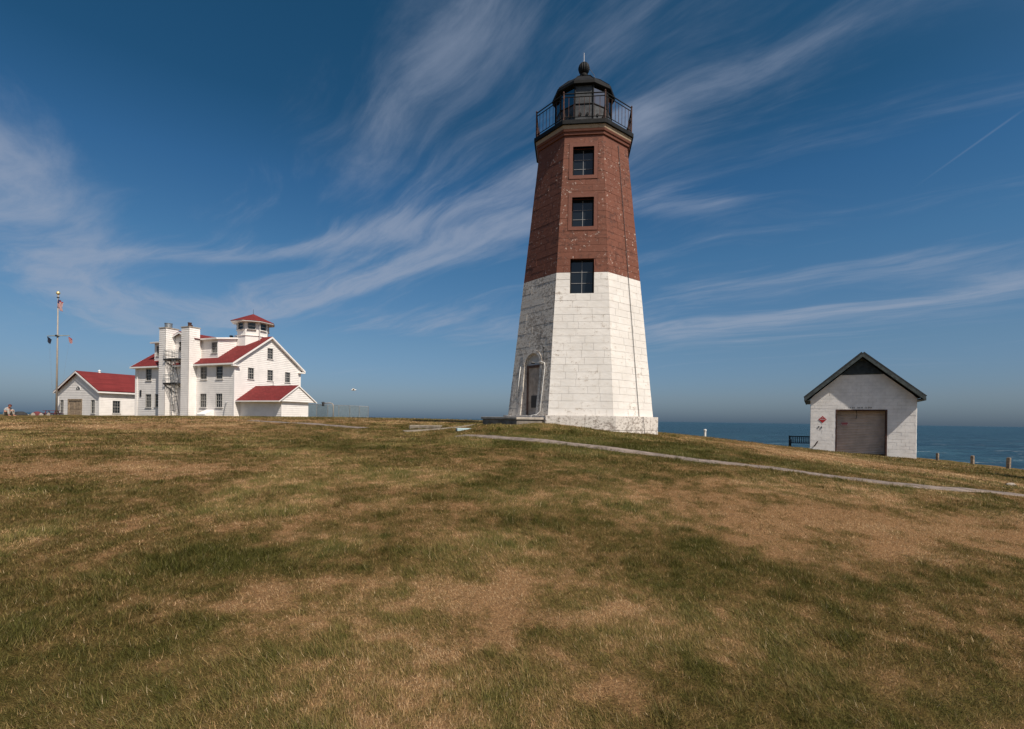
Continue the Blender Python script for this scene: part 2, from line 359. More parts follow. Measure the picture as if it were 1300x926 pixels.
def ground(x, y):
    x = np.asarray(x, float); y = np.asarray(y, float); sh = x.shape; x = x.ravel(); y = y.ravel()
    cxx = np.clip(x, -115, 52); cyy = np.clip(y, -20, 112)
    out = np.empty(len(x))
    for i in range(0, len(x), 60000):
        q = np.c_[cxx[i:i + 60000], cyy[i:i + 60000]]
        out[i:i + 60000] = _tps(((q[:, None, :] - CP[None, :, :2]) ** 2).sum(-1)) @ _w[:len(CP)] + np.c_[np.ones(len(q)), q] @ _w[len(CP):]
    out += (fbm(x, y, 0.45, 11, 3) - 0.5) * 0.07 + (fbm(x, y, 2.2, 17, 2) - 0.5) * 0.025
    sd = land_sd(x, y) + (fbm(x, y, 0.3, 23, 3) - 0.5) * 2.0
    t = np.clip((1.5 - sd) / 6.0, 0, 1); t = t * t * (3 - 2 * t)
    out = out * (1 - t) + (-9.0) * t
    return out.reshape(sh)
def gz(x, y): return float(ground(np.array([x]), np.array([y]))[0])
def ray(px, py):
    dx, dy = px - PX, -(py - PY)
    return np.array([(dx * cr - dy * sr) / F, 1.0, (dx * sr + dy * cr) / F])
def hit(px, py, ymin=2.0, ymax=90.0):                       # where the sight line of a photo pixel meets the lawn
    dvec = ray(px, py); ys = np.arange(ymin, ymax, 0.1)
    g = ground(dvec[0] * ys, ys) - (EYE + dvec[2] * ys)
    k = np.argmax(g > 0)
    y = ys[k] if g[k] > 0 else ymax
    return dvec[0] * y, y

# how dry the turf is: 0 green .. 1 straw
DRY = []
for px, py, rx, ry, amp in ((1110, 668, 2.4, .75, .62), (1010, 650, 1.6, .55, .5), (1190, 700, 1.3, .42, .5), (930, 665, .9, .4, .25), (320, 770, .46, .26, .75), (370, 745, .45, .25, .4), (585, 765, .45, .36, .6), (560, 815, .4, .2, .35), (555, 728, .6, .4, .2),
    (220, 594, 3.2, 1.2, .38), (70, 596, 2.5, .9, .3), (100, 540, 14., 2.5, .5), (330, 534, 12., 3., .4), (1120, 592, 3.5, 2.2, .5), (1030, 577, 3.5, 2.5, .42), (950, 562, 4., 3., .3), (620, 645, .8, .5, .3), (430, 655, .8, .4, .2), (880, 620, 2.0, .9, .4), (1180, 635, 1.6, .5, .3),
    (290, 712, .50, .28, -.42), (130, 735, .5, .3, -.25), (40, 800, .5, .4, -.3), (150, 583, 2.5, .8, -.14), (850, 652, .6, .35, -.4), (730, 700, .6, .4, -.10), (960, 755, 1.6, .6, .10), (1220, 770, 1.2, .5, .06), (860, 720, 1.2, .5, .12), (60, 760, 1., .6, .10), (830, 820, .4, .3, -.3), (700, 560, 5., 1.6, -.32), (850, 572, 2.5, 1.2, -.35), (760, 552, 4., 2., -.25), (480, 545, 6., 2., -.25), (1020, 590, 3., .6, -.25), (1230, 600, 2., 2., -.2), (430, 690, 1., .6, -.15)):
    hx, hy = hit(px, py); DRY.append((hx, hy, rx, ry, amp))
def dryness(x, y):
    v = 0.515 + (fbm(x, y, 0.32, 31, 4) - 0.5) * 0.28 + (fbm(x, y, 1.4, 41, 4, 0.7) - 0.5) * 0.75 + (fbm(x, y, 4.3, 47, 3, .8) - 0.5) * 1.25
    wx = x + (fbm(x, y, 0.9, 53, 3) - 0.5) * 1.4; wy = y + (fbm(x, y, 0.9, 59, 3) - 0.5) * 1.0
    brk = np.clip(.15 + 1.7 * fbm(x, y, 1.7, 61, 4, .65) - .1, .1, 1.3)
    for hx, hy, rx, ry, amp in DRY: v = v + amp * brk * np.exp(-((wx - hx) / rx) ** 2 - ((wy - hy) / ry) ** 2)
    return np.clip(v, 0, 1)

ang = np.concatenate([np.arange(-60, 60, 0.5), np.arange(60, 300, 3.0)]) * math.pi / 180
rad = 0.6 * 1.0295 ** np.arange(0, 218)
AA, RR = np.meshgrid(ang, rad); gx = (RR * np.sin(AA)).ravel(); gy = (RR * np.cos(AA)).ravel(); gzv = ground(gx, gy)
na, nr = len(ang), len(rad)
verts = np.c_[gx, gy, gzv]; verts = np.vstack([verts, [[0, 0, gz(0, 0)]]])
ii = np.arange(nr - 1)[:, None] * na; jj = np.arange(na)[None, :]; j2 = (jj + 1) % na
quads = np.stack([ii + jj, ii + na + jj, ii + na + j2, ii + j2], -1).reshape(-1, 4)
faces = quads[:, ::-1].tolist() + [(len(verts) - 1, (j + 1) % na, j) for j in range(na)]
gme = bpy.data.meshes.new('ground'); gme.from_pydata(verts.tolist(), [], faces); gme.update()
gme.polygons.foreach_set('use_smooth', [True] * len(gme.polygons))
at = gme.attributes.new('dry', 'FLOAT', 'POINT'); at.data.foreach_set('value', dryness(verts[:, 0], verts[:, 1]).astype(np.float32))
m = bpy.data.materials.new('dry_turf'); m.use_nodes = True; n = NT(m.node_tree)
p = n.n('ShaderNodeNewGeometry').outputs['Position']; dr = n.n('ShaderNodeAttribute', dict(attribute_name='dry')).outputs['Fac']
f1 = n.noise(p, 14.0, 7, 0.7); f2 = n.noise(n.vm('MULTIPLY', p, (1.0, 0.55, 1.0)), 2.2, 7, 0.7); f3 = n.noise(p, 60.0, 4, 0.7)
k = n.m('ADD', n.m('MULTIPLY', dr, 1.0), n.m('ADD', n.m('MULTIPLY', n.m('SUBTRACT', f1, 0.5), 0.9), n.m('MULTIPLY', n.m('SUBTRACT', f2, 0.5), 0.9)))
c = n.mix(n.ss(k, 0.1, 0.62), (0.098, 0.088, 0.020, 1), (0.185, 0.128, 0.042, 1))
c = n.mix(n.ss(k, 0.55, 1.05), c, (0.39, 0.225, 0.105, 1))
c = n.mix(n.ss(f3, 0.35, 0.62, 0.0, 0.75), c, n.mix(1.0, c, (0.45, 0.42, 0.4, 1), 'MULTIPLY'))
b = n.n('ShaderNodeBsdfPrincipled', Base_Color=c, Roughness=0.95); b.inputs['Specular IOR Level'].default_value = 0.1
n.put(b.inputs['Normal'], n.n('ShaderNodeBump', Strength=0.9, Distance=0.06, Height=n.m('ADD', f1, n.m('MULTIPLY', f3, 0.5))).outputs[0])
n.n('ShaderNodeOutputMaterial', Surface=b.outputs[0])
gme.materials.append(m); go = link('ground', gme, None, 'structure'); go['label'] = 'dry grassy headland sloping to the sea'

# ------------------------------------------------------------------ sea: one sheet, swell modelled near the shore
SEA = -6.0
m = bpy.data.materials.new('sea_water'); m.use_nodes = True; n = NT(m.node_tree)
p = n.n('ShaderNodeNewGeometry').outputs['Position']
w1 = n.noise(n.vm('MULTIPLY', p, (0.055, 0.16, 1)), 1.0, 6, 0.6); w2 = n.noise(n.vm('MULTIPLY', p, (0.5, 0.9, 1)), 1.0, 5, 0.65); w3 = n.noise(n.vm('MULTIPLY', p, (0.006, 0.018, 1)), 1.0, 5, 0.6)
c = n.mix(n.ss(w3, 0.3, 0.7), (0.0045, 0.022, 0.036, 1), (0.010, 0.040, 0.058, 1))
sp = n.n('ShaderNodeSeparateXYZ', Vector=p)
near = n.ss(sp.outputs[1], 45.0, 420.0, 1.0, 0.0)
foam = n.m('MULTIPLY', n.m('MULTIPLY', n.ss(w1, 0.585, 0.64), n.ss(w2, 0.45, 0.60)), n.m('MULTIPLY', near, 0.5))
wd = n.noise(n.vm('MULTIPLY', p, (0.02, 0.075, 1)), 1.0, 6, 0.65)
c = n.mix(n.ss(wd, 0.45, 0.60, 0.0, 0.85), c, (0.022, 0.068, 0.088, 1))
we = n.noise(n.vm('MULTIPLY', p, (0.11, 0.30, 1)), 1.0, 6, 0.7)
c = n.mix(n.ss(we, 0.48, 0.64, 0.0, 0.75), c, (0.003, 0.014, 0.024, 1))
c = n.mix(foam, c, (0.55, 0.60, 0.62, 1))
b = n.n('ShaderNodeBsdfPrincipled', Base_Color=c, Roughness=n.m('MULTIPLY_ADD', foam, 0.5, 0.32)); b.inputs['Specular IOR Level'].default_value = 0.2
hgt = n.m('ADD', n.m('MULTIPLY', w1, 3.0), n.m('ADD', n.m('MULTIPLY', w2, 0.5), n.m('MULTIPLY', w3, 6.0)))
n.put(b.inputs['Normal'], n.n('ShaderNodeBump', Strength=0.9, Distance=1.0, Height=hgt).outputs[0])
n.n('ShaderNodeOutputMaterial', Surface=b.outputs[0])
sa = np.concatenate([np.arange(-70, -60, 2.0), np.arange(-60, 70, 0.5), np.arange(70, 290, 5.0)]) * math.pi / 180; srd = np.concatenate([[1.0], 20 * 1.035 ** np.arange(0, 90), 480 * 1.35 ** np.arange(0, 15)])
AA, RR = np.meshgrid(sa, srd); sx = (RR * np.sin(AA)).ravel(); sy = (RR * np.cos(AA)).ravel(); amp = np.clip((900 - RR.ravel()) / 800, 0, 1)
sz = SEA + amp * ((fbm(sx * 0.45, sy, 0.11, 71, 4) - 0.5) * 1.1 + (fbm(sx * 0.6, sy, 0.5, 77, 2) - 0.5) * 0.28)
na, nr = len(sa), len(srd); ii = np.arange(nr - 1)[:, None] * na; jj = np.arange(na)[None, :]; j2 = (jj + 1) % na
quads = np.stack([ii + jj, ii + j2, ii + na + j2, ii + na + jj], -1).reshape(-1, 4)
sme = bpy.data.meshes.new('sea'); sme.from_pydata(np.c_[sx, sy, sz].tolist(), [], quads.tolist()); sme.update()
sme.polygons.foreach_set('use_smooth', [True] * len(sme.polygons)); sme.materials.append(m)
seo = link('sea', sme, None, 'structure'); seo['label'] = 'deep blue sea out to the horizon'

# ------------------------------------------------------------------ paths
PATHM = M('worn_asphalt', (0.22, 0.175, 0.145), 0.9, 0.22, 5, 0.35, 40, stain=0.35)
def path(name, pix, width, mat, label):
    pts = [np.array(q) for q in pix]; line = []
    for i in range(len(pts) - 1):                            # Catmull-Rom through the points
        p0 = pts[max(i - 1, 0)]; p1 = pts[i]; p2 = pts[i + 1]; p3 = pts[min(i + 2, len(pts) - 1)]
        k = max(2, int(np.linalg.norm(p2 - p1) / 0.35))
        for t in np.arange(k) / k:
            line.append(0.5 * ((2 * p1) + (-p0 + p2) * t + (2 * p0 - 5 * p1 + 4 * p2 - p3) * t * t + (-p0 + 3 * p1 - 3 * p2 + p3) * t ** 3))
    line.append(pts[-1]); line = np.array(line)
    tn = np.gradient(line, axis=0); tn /= np.linalg.norm(tn, axis=1)[:, None]; nm = np.c_[-tn[:, 1], tn[:, 0]]
    rows = []
    wob = (fbm(line[:, 0], line[:, 1], 0.8, 83, 3) - 0.5) * 0.28; wob2 = (fbm(line[:, 0], line[:, 1], 0.9, 89, 3) - 0.5) * 0.28
    for q in (-1, -0.97, -0.5, 0, 0.5, 0.97, 1):
        hw = width / 2 * q + (wob if q < 0 else wob2) * abs(q)
        xy = line + nm * hw[:, None] if hasattr(hw, '__len__') else line + nm * hw
        z = ground(xy[:, 0], xy[:, 1]) + (-0.05 if abs(q) == 1 else 0.02)
        rows.append(np.c_[xy, z])
    V = np.concatenate(rows); L = len(line); fs = []
    for r_ in range(6):
        for i in range(L - 1): fs.append((r_ * L + i, r_ * L + i + 1, (r_ + 1) * L + i + 1, (r_ + 1) * L + i)[::-1])
    me = bpy.data.meshes.new(name); me.from_pydata(V.tolist(), [], fs); me.update(); me.materials.append(mat)
    me.polygons.foreach_set('use_smooth', [True] * len(me.polygons))
    o = link(name, me, None, 'structure'); o['label'] = label; return line
FARP = [hit(318, 534.4), hit(345, 535.6), hit(400, 539.0), hit(462, 544.2)]
NEARP = [hit(q[0], q[1], 6.0, 30.0) for q in ((583, 553.8), (640, 556.8), (700, 561.5), (760, 568.5), (820, 577.0), (910, 588.0), (1000, 598.5), (1100, 611.0), (1200, 621.5), (1300, 630.5))] + [(14, 7.6), (20, 6.0)]
line0 = path('path', FARP, 0.5, PATHM, 'far stretch of narrow path before the white house')
line1 = path('path', NEARP, 0.5, PATHM, 'narrow asphalt path crossing the lawn below the lighthouse')
print('near path', np.round(NEARP, 1).tolist())
SPUR = [hit(512, 548.0), hit(555, 545.5), hit(590, 541.8), (-1.5, 19.9)]
print('spur', SPUR)
line2 = path('path', SPUR, 0.42, M('spur_concrete', (0.24, 0.20, 0.15), .9, .15, 4, .3), 'short concrete path to the lighthouse door')

# ================================================================== LIGHTHOUSE
TX, TY, TH = 2.847, 21.5, R(-6.47)
TB = EYE - 0.75                                              # world height of the tower's local zero
LH = thing('lighthouse', 'tall octagonal stone lighthouse, brown above and white below, with black lantern', 'lighthouse', (TX, TY, TB), TH)
E0 = EYE - TB                                                # eye level in tower coordinates
Z0, ZB, ZT = E0 + 0.17, E0 + 5.63, E0 + 11.02
def ap(z): return 2.88 - 0.1005 * (z - Z0)
T22 = math.tan(math.pi / 8)
def fp(k, s, z, d=0.0, a=None):                              # point on tower face k (0 front, 1 right, -1 left), s to the right, d outwards
    ph = -math.pi / 2 + k * math.pi / 4
    q = (ap(z) if a is None else a) + d
    return (q * math.cos(ph) - s * math.sin(ph), q * math.sin(ph) + s * math.cos(ph), z)
def cutspans(a0, a1, cuts):
    sp = [(a0, a1)]
    for c0, c1 in cuts:
        nx = []
        for x0, x1 in sp:
            if c1 <= x0 or c0 >= x1: nx.append((x0, x1)); continue
            if c0 > x0: nx.append((x0, c0))
            if c1 < x1: nx.append((c1, x1))
        sp = nx
    return sp
WIN = [(0.82, 1.18, E0 + 10.10), (0.84, 1.18, E0 + 8.03), (0.90, 1.25, E0 + 5.44)]     # width, height, centre height
SUR = 0.15
HOLES = {k: [] for k in range(-3, 5)}
HOLES[0] = [(-w / 2 - (SUR if i < 2 else 0.0), w / 2 + (SUR if i < 2 else 0.0), z - h / 2 - (SUR if i < 2 else 0.0), z + h / 2 + (SUR if i < 2 else 0.12)) for i, (w, h, z) in enumerate(WIN)]
DS0, DS1, DZ1 = -0.55, 0.65, Z0 + 2.62
HOLES[-1] = [(DS0, DS1, Z0 - 0.01, DZ1)]
# recessed core
for lo, hi, mt, nm in ((Z0, ZB, T_MORTW, 'lower_shaft'), (ZB, ZT, T_MORTB, 'upper_shaft')):
    mb = MB()
    for k in range(-3, 5):
        zs = sorted({lo, hi} | {min(max(z, lo), hi) for h in HOLES[k] for z in (h[2], h[3])})
        for z0, z1 in zip(zs, zs[1:]):
            if z1 - z0 < 1e-4: continue
            cuts = [(h[0], h[1]) for h in HOLES[k] if h[2] < (z0 + z1) / 2 < h[3]]
            w0, w1 = ap(z0) * T22, ap(z1) * T22
            for a0, a1 in cutspans(-w1, w1, cuts):
                b0 = -w0 if a0 == -w1 else a0; b1 = w0 if a1 == w1 else a1
                mb.quad(fp(k, b0, z0), fp(k, b1, z0), fp(k, a1, z1), fp(k, a0, z1))
    mb.build(nm, mt, LH)
# stone blocks: 300 on the faces in view as pieces, the rest joined
def block(mb, k, a, b, z0, z1, dep, corner):
    """a, b: (s at z0, s at z1) of left and right edge"""
    J = 0.0045; g = [(a[0], z0), (b[0], z0), (b[1], z1), (a[1], z1)]
    lj = 0.002 if corner[0] else J; rj = 0.002 if corner[1] else J
    zi0, zi1 = z0 + J, z1 - J
    ra = lambda e, zz: e[0] + (e[1] - e[0]) * (zz - z0) / (z1 - z0)
    ex = dep * T22
    o = [fp(k, ra(a, zi0) + lj - (ex if corner[0] else 0), zi0, dep), fp(k, ra(b, zi0) - rj + (ex if corner[1] else 0), zi0, dep),
         fp(k, ra(b, zi1) - rj + (ex if corner[1] else 0), zi1, dep), fp(k, ra(a, zi1) + lj - (ex if corner[0] else 0), zi1, dep)]
    i_ = [fp(k, s_, z_, -0.002) for s_, z_ in ((ra(a, zi0) + lj * .5, zi0 - .003), (ra(b, zi0) - rj * .5, zi0 - .003), (ra(b, zi1) - rj * .5, zi1 + .003), (ra(a, zi1) + lj * .5, zi1 + .003))]
    i = len(mb.v); mb.v += o + i_
    mb.f += [(i, i + 1, i + 2, i + 3)] + [(i + 4 + j, i + 4 + (j + 1) % 4, i + (j + 1) % 4, i + j) for j in range(4)]
brnd = random.Random(3)
pieces = {'white': [], 'brown': [], 'rest_white': MB(), 'rest_brown': MB(), 'rest_worn': MB(), 'rest_brownw': MB()}
for k in range(-3, 5):
    zs = list(np.linspace(Z0, ZB, 21)) + list(np.linspace(ZB, ZT, 21)[1:])
    for ci, (z0, z1) in enumerate(zip(zs, zs[1:])):
        zbr = sorted({z0, z1} | {h[i] for h in HOLES[k] for i in (2, 3) if z0 + .03 < h[i] < z1 - .03})
        L = brnd.uniform(0.50, 0.95); cuts_s = []
        w = ap(z0) * T22; pos = -w + brnd.uniform(0.25, 0.9)
        while pos < w - 0.22: cuts_s.append(pos); pos += brnd.choice((0.42, 0.55, 0.7, 0.85, 1.0))
        for y0, y1 in zip(zbr, zbr[1:]):
            hc = [(h[0], h[1]) for h in HOLES[k] if h[2] < (y0 + y1) / 2 < h[3]]
            w0, w1 = ap(y0) * T22, ap(y1) * T22
            edges = [-w0] + cuts_s + [w0]
            for e0, e1 in zip(edges, edges[1:]):
                for a0, a1 in cutspans(e0, e1, hc):
                    if a1 - a0 < 0.05: continue
                    cl, crn = a0 == -w0, a1 == w0
                    A = (a0, -w1 if cl else a0); B = (a1, w1 if crn else a1)
                    dep = 0.013 + brnd.uniform(-0.004, 0.004)
                    white = (y0 + y1) / 2 < ZB
                    if k in (0, 1) or (k == -1 and white):
                        pieces['white' if white else 'brown'].append((k, A, B, y0, y1, dep, (cl, crn)))
                    else:
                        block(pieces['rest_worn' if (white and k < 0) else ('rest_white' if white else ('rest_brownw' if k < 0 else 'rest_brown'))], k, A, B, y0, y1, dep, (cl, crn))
# largest first, up to 300 pieces on their own
allp = [('white', q) for q in pieces['white']] + [('brown', q) for q in pieces['brown']]
def bsize(t): q = t[1]; return (q[2][0] - q[1][0]) * (q[4] - q[3]) * (0.6 if q[0] == -1 else (0.8 if q[0] == 1 else 1.0))
allp.sort(key=bsize, reverse=True)
for kind_, q in allp[:290]:
    mb = MB(); block(mb, *q)
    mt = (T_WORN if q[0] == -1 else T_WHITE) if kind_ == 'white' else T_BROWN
    mb.build('stone_block', mt, LH)
for kind_, q in allp[290:]:
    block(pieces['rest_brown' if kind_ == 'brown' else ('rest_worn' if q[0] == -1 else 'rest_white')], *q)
for nm, mt in (('rest_white', T_WHITE), ('rest_worn', T_WORN), ('rest_brown', T_BROWN), ('rest_brownw', T_BROWN)):
    pieces[nm].build('small_stone_blocks', mt, LH, kind='stuff')
# plinth: big stones round the foot
PA = 3.08; pl0, pl1 = E0 - 1.2, Z0
R8 = 1 / math.cos(math.pi / 8)
MB().ring([((PA - .05) * R8, pl0), ((PA - .05) * R8, pl1 - .02), (2.6 * R8, pl1 - .015)], 8, math.pi / 8).build('plinth_core', T_MORTW, LH)
for k in range(-3, 5):
    for row, (z0, z1) in enumerate(((pl0, E0 - 0.36), (E0 - 0.36, Z0))):
        W8 = PA * T22; edges = [-W8] + sorted(brnd.uniform(-0.8, 0.8) for _ in range(2)) + [W8]
        if edges[2] - edges[1] < 0.5: edges = [-W8, -0.45 + 0.3 * row, 0.5 + 0.2 * row, W8]
        for e0, e1 in zip(edges, edges[1:]):
            mb = MB(); i = 0; q = []
            for (s_, z_) in ((e0 + (.005 if e0 > -W8 else 0), z0 + .005), (e1 - (.005 if e1 < W8 else 0), z0 + .005), (e1 - (.005 if e1 < W8 else 0), z1 - .004), (e0 + (.005 if e0 > -W8 else 0), z1 - .004)): q.append((s_, z_))
            o = [fp(k, s_, z_, 0, PA) for s_, z_ in q]; inn = [fp(k, s_ * 0.94, z_, 0, PA - .16) for s_, z_ in q]
            mb.v += o + inn; mb.f += [(0, 1, 2, 3), (7, 6, 5, 4)] + [(4 + j, 4 + (j + 1) % 4, (j + 1) % 4, j) for j in range(4)]
            bevel(mb.build('plinth_stone', T_PLINTH, LH), 0.012)
# windows
def prot(k): return k * math.pi / 4
for i, (w, h, z) in enumerate(WIN):
    a = ap(z + h / 2)                                        # outer reveal edge at the top
    y_out = -(ap(z - h / 2) + 0.03); dep = 0.30
    yin = -(ap(z + h / 2) - dep + 0.06)
    mt = T_BRTRIM
    if i < 2:                                                # flat stone surround
        mb = MB(); so_ = SUR - 0.006
        zt, zb = z + h / 2, z - h / 2
        for (s0, s1, za, zb_) in ((-w / 2 - so_, w / 2 + so_, zt, zt + so_), (-w / 2 - so_, w / 2 + so_, zb - so_, zb), (-w / 2 - so_, -w / 2, zb, zt), (w / 2, w / 2 + so_, zb, zt)):
            o = [fp(0, s0, za, .032), fp(0, s1, za, .032), fp(0, s1, zb_, .032), fp(0, s0, zb_, .032)]
            mb.prism(o[::-1], (0, dep * 0.6, 0))
        sur = mb.build('window_surround', T_BRTRIM, LH)
    mb = MB(); zt, zb = z + h / 2, z - h / 2                 # reveal
    zt2 = zt if i < 2 else zt + 0.12
    yo_t, yo_b = -(ap(zt2) + 0.0), -(ap(zb) + 0.0)
    x0, x1 = -w / 2, w / 2
    mb.quad((x0, yo_t, zt2), (x0, yo_b, zb), (x0, yin, zb), (x0, yin, zt2)).quad((x1, yo_b, zb), (x1, yo_t, zt2), (x1, yin, zt2), (x1, yin, zb))
    mb.quad((x0, yo_b, zb), (x1, yo_b, zb), (x1, yin, zb), (x0, yin, zb)).quad((x1, yo_t, zt2), (x0, yo_t, zt2), (x0, yin, zt2), (x1, yin, zt2))
    mb.build('window_reveal', T_BRTRIM if i < 2 else T_BRTRIM, LH)
    mb = MB(); t = 0.045
    mb.box(x0, x1, yin - .02, yin + .05, zb, zb + t).box(x0, x1, yin - .02, yin + .05, zt2 - t, zt2).box(x0, x0 + t, yin - .02, yin + .05, zb + t, zt2 - t).box(x1 - t, x1, yin - .02, yin + .05, zb + t, zt2 - t)
    wd = mb.build('window', IRON, LH)
    ix0, ix1, iz0, iz1 = x0 + t, x1 - t, zb + t, zt2 - t
    MB().box(-.011, .011, yin - .012, yin + .02, iz0, iz1).build('glazing_bar', MUNT, wd)
    for r_ in (1, 2):
        zz_ = iz0 + (iz1 - iz0) * r_ / 3
        MB().box(ix0, ix1, yin - .010, yin + .018, zz_ - .009, zz_ + .009).build('glazing_bar', MUNT, wd)
    for r_ in range(3):
        for c_ in range(2):
            xa = ix0 + (ix1 - ix0) * c_ / 2; xb = ix0 + (ix1 - ix0) * (c_ + 1) / 2; za = iz0 + (iz1 - iz0) * r_ / 3; zb_ = iz0 + (iz1 - iz0) * (r_ + 1) / 3
            tl = brnd.uniform(-.004, .004)
            MB().prism([(xa, yin + .008 + tl, za), (xb, yin + .008 - tl, za), (xb, yin + .008, zb_), (xa, yin + .008, zb_)], (0, .006, 0)).build('pane', GLASS, wd)
# door on the left face
DR = link('door', None, LH)
def dprism(mb, poly, d0, d1, aa=None):                       # poly of (s, z) on face -1, between outward offsets d0 < d1 (vertical plane at the door head)
    A = ap(DZ1)
    o = [fp(-1, s_, z_, d1, A) for s_, z_ in poly]; dv = Vector(fp(-1, 0, 0, d0, A)) - Vector(fp(-1, 0, 0, d1, A))
    mb.prism(o[::-1], dv); return mb
cxd = (DS0 + DS1) / 2; ow = 0.46; spring = Z0 + 1.98
arch = [(cxd - ow, spring)] + [(cxd - ow * math.cos(t), spring + ow * 1.0 * math.sin(t)) for t in np.linspace(0, math.pi, 15)[1:-1]] + [(cxd + ow, spring)]
DR_ = DR
mb = MB()                                                    # surround with arched opening, leaning with the wall
def fpd(s_, z_, d): return fp(-1, s_, z_, d)
outer = [(DS0, spring)] + [(cxd + (DS1 - DS0) / 2 * max(-1, min(1, -math.cos(t) * 1.42)), min(DZ1, spring + (DZ1 - spring) * math.sin(t) * 1.42)) for t in np.linspace(0, math.pi, 15)[1:-1]] + [(DS1, spring)]
for a0, a1, b0, b1 in zip(arch, arch[1:], outer, outer[1:]):
    mb.quad(fpd(*a0, .03), fpd(*a1, .03), fpd(*b1, .03), fpd(*b0, .03)); mb.quad(fpd(*a1, .03), fpd(*a0, .03), fpd(*a0, -.34), fpd(*a1, -.34))
for s_, o_ in ((-1, DS0), (1, DS1)):
    e = cxd + s_ * ow
    q = [fpd(o_, Z0, .03), fpd(e, Z0, .03), fpd(e, spring, .03), fpd(o_, spring, .03)]
    mb.quad(*(q if s_ < 0 else q[::-1])); mb.quad(fpd(e, Z0, .03), fpd(e, Z0, -.34), fpd(e, spring, -.34), fpd(e, spring, .03))
mb.build('arched_surround', T_WORN, LH)
mb = MB()
for a0, a1 in zip(arch, arch[1:]):                           # raised arch ring
    cc = (cxd, spring); ext = lambda q, k_: (cc[0] + (q[0] - cc[0]) * k_, cc[1] + (q[1] - cc[1]) * k_)
    b0, b1 = ext(a0, 1.26), ext(a1, 1.26)
    mb.quad(fpd(*a0, .045), fpd(*a1, .045), fpd(*b1, .045), fpd(*b0, .045)); mb.quad(fpd(*b0, .045), fpd(*b1, .045), fpd(*b1, .0), fpd(*b0, .0)); mb.quad(fpd(*a1, .045), fpd(*a0, .045), fpd(*a0, .0), fpd(*a1, .0))
mb.build('arch_hood', T_WORN, LH)
DOORP = M('weathered_door_paint', (0.44, 0.36, 0.29), 0.7, 0.15, 5, 0.1); DOORF = M('door_frame_wood', (0.16, 0.095, 0.07), 0.8, 0.2, 6)
dprism(MB(), [(cxd - ow - .02, Z0), (cxd + ow + .02, Z0), (cxd + ow + .02, spring + .03)] + [(cxd + ow * math.cos(t) * 1.03, spring + ow * 1.03 * math.sin(t)) for t in np.linspace(0.1, math.pi - .1, 12)] + [(cxd - ow - .02, spring + .03)], -0.22, -0.10).build('door_head', M('lunette_paint', (0.62, 0.60, 0.57), 0.7, 0.08, 4), DR)
A_ = [(cxd - ow + .085, Z0 + .02), (cxd + ow - .085, Z0 + .02), (cxd + ow - .085, spring - .10), (cxd - ow + .085, spring - .10)]
dprism(MB(), A_, -0.10, -0.06).build('door_leaf', DOORP, DR)
mb = MB()
dprism(mb, [(cxd - ow, Z0), (cxd - ow + .08, Z0), (cxd - ow + .08, spring), (cxd - ow, spring)], -0.10, -0.03); dprism(mb, [(cxd + ow - .08, Z0), (cxd + ow, Z0), (cxd + ow, spring), (cxd + ow - .08, spring)], -0.10, -0.03)
dprism(mb, [(cxd - ow + .08, spring - .10), (cxd + ow - .08, spring - .10), (cxd + ow - .08, spring), (cxd - ow + .08, spring)], -0.10, -0.03)
mb.build('door_frame', DOORF, DR)
for za, zb_, mt in ((0.30, 0.78, M('door_vent', (0.06, 0.055, 0.05), 0.7)), (1.15, 1.62, DOORP)):
    dprism(MB(), [(cxd - .19, Z0 + za), (cxd + .22, Z0 + za), (cxd + .22, Z0 + zb_), (cxd - .19, Z0 + zb_)], -0.06, -0.045).build('door_panel', mt, DR)
dprism(MB(), [(cxd + .28, Z0 + .98), (cxd + .32, Z0 + .98), (cxd + .32, Z0 + 1.04), (cxd + .28, Z0 + 1.04)], -.06, -.01).build('door_handle', DARKM, DR)
# conduits and wires
A1 = lambda s_, z_, d_=.06: fp(-1, s_, z_, d_)
MB().tube([A1(.30, Z0 + 2.03, .10), A1(.62, Z0 + 2.05), A1(.80, Z0 + 2.0), A1(.84, Z0 + 1.85), A1(.80, Z0 + .15), A1(.70, Z0 + .03, .12), A1(.55, Z0 + .0, .26), A1(.55, Z0 - .75, .30)], 0.017, 8).build('conduit', WPIPE, LH, True)
MB().tube([A1(-.62, Z0 + 1.95), A1(-.68, Z0 + .7)], 0.015, 8).build('conduit', WPIPE, LH, True)
MB().tube([A1(.30, Z0 + 2.03, .10), A1(.22, Z0 + 2.03, .22)], [.03, .05], 8).build('door_lamp', DARKM, LH)
MB().tube([fp(1, 0.12 + .16 * t, ZT - .02 - (ZT - Z0) * t, .045) for t in np.linspace(0, 1, 14)] + [fp(1, .28, Z0, .24), fp(1, .28, pl0 + .3, .24)], 0.011, 5).build('lightning_cable', DARKM, LH)
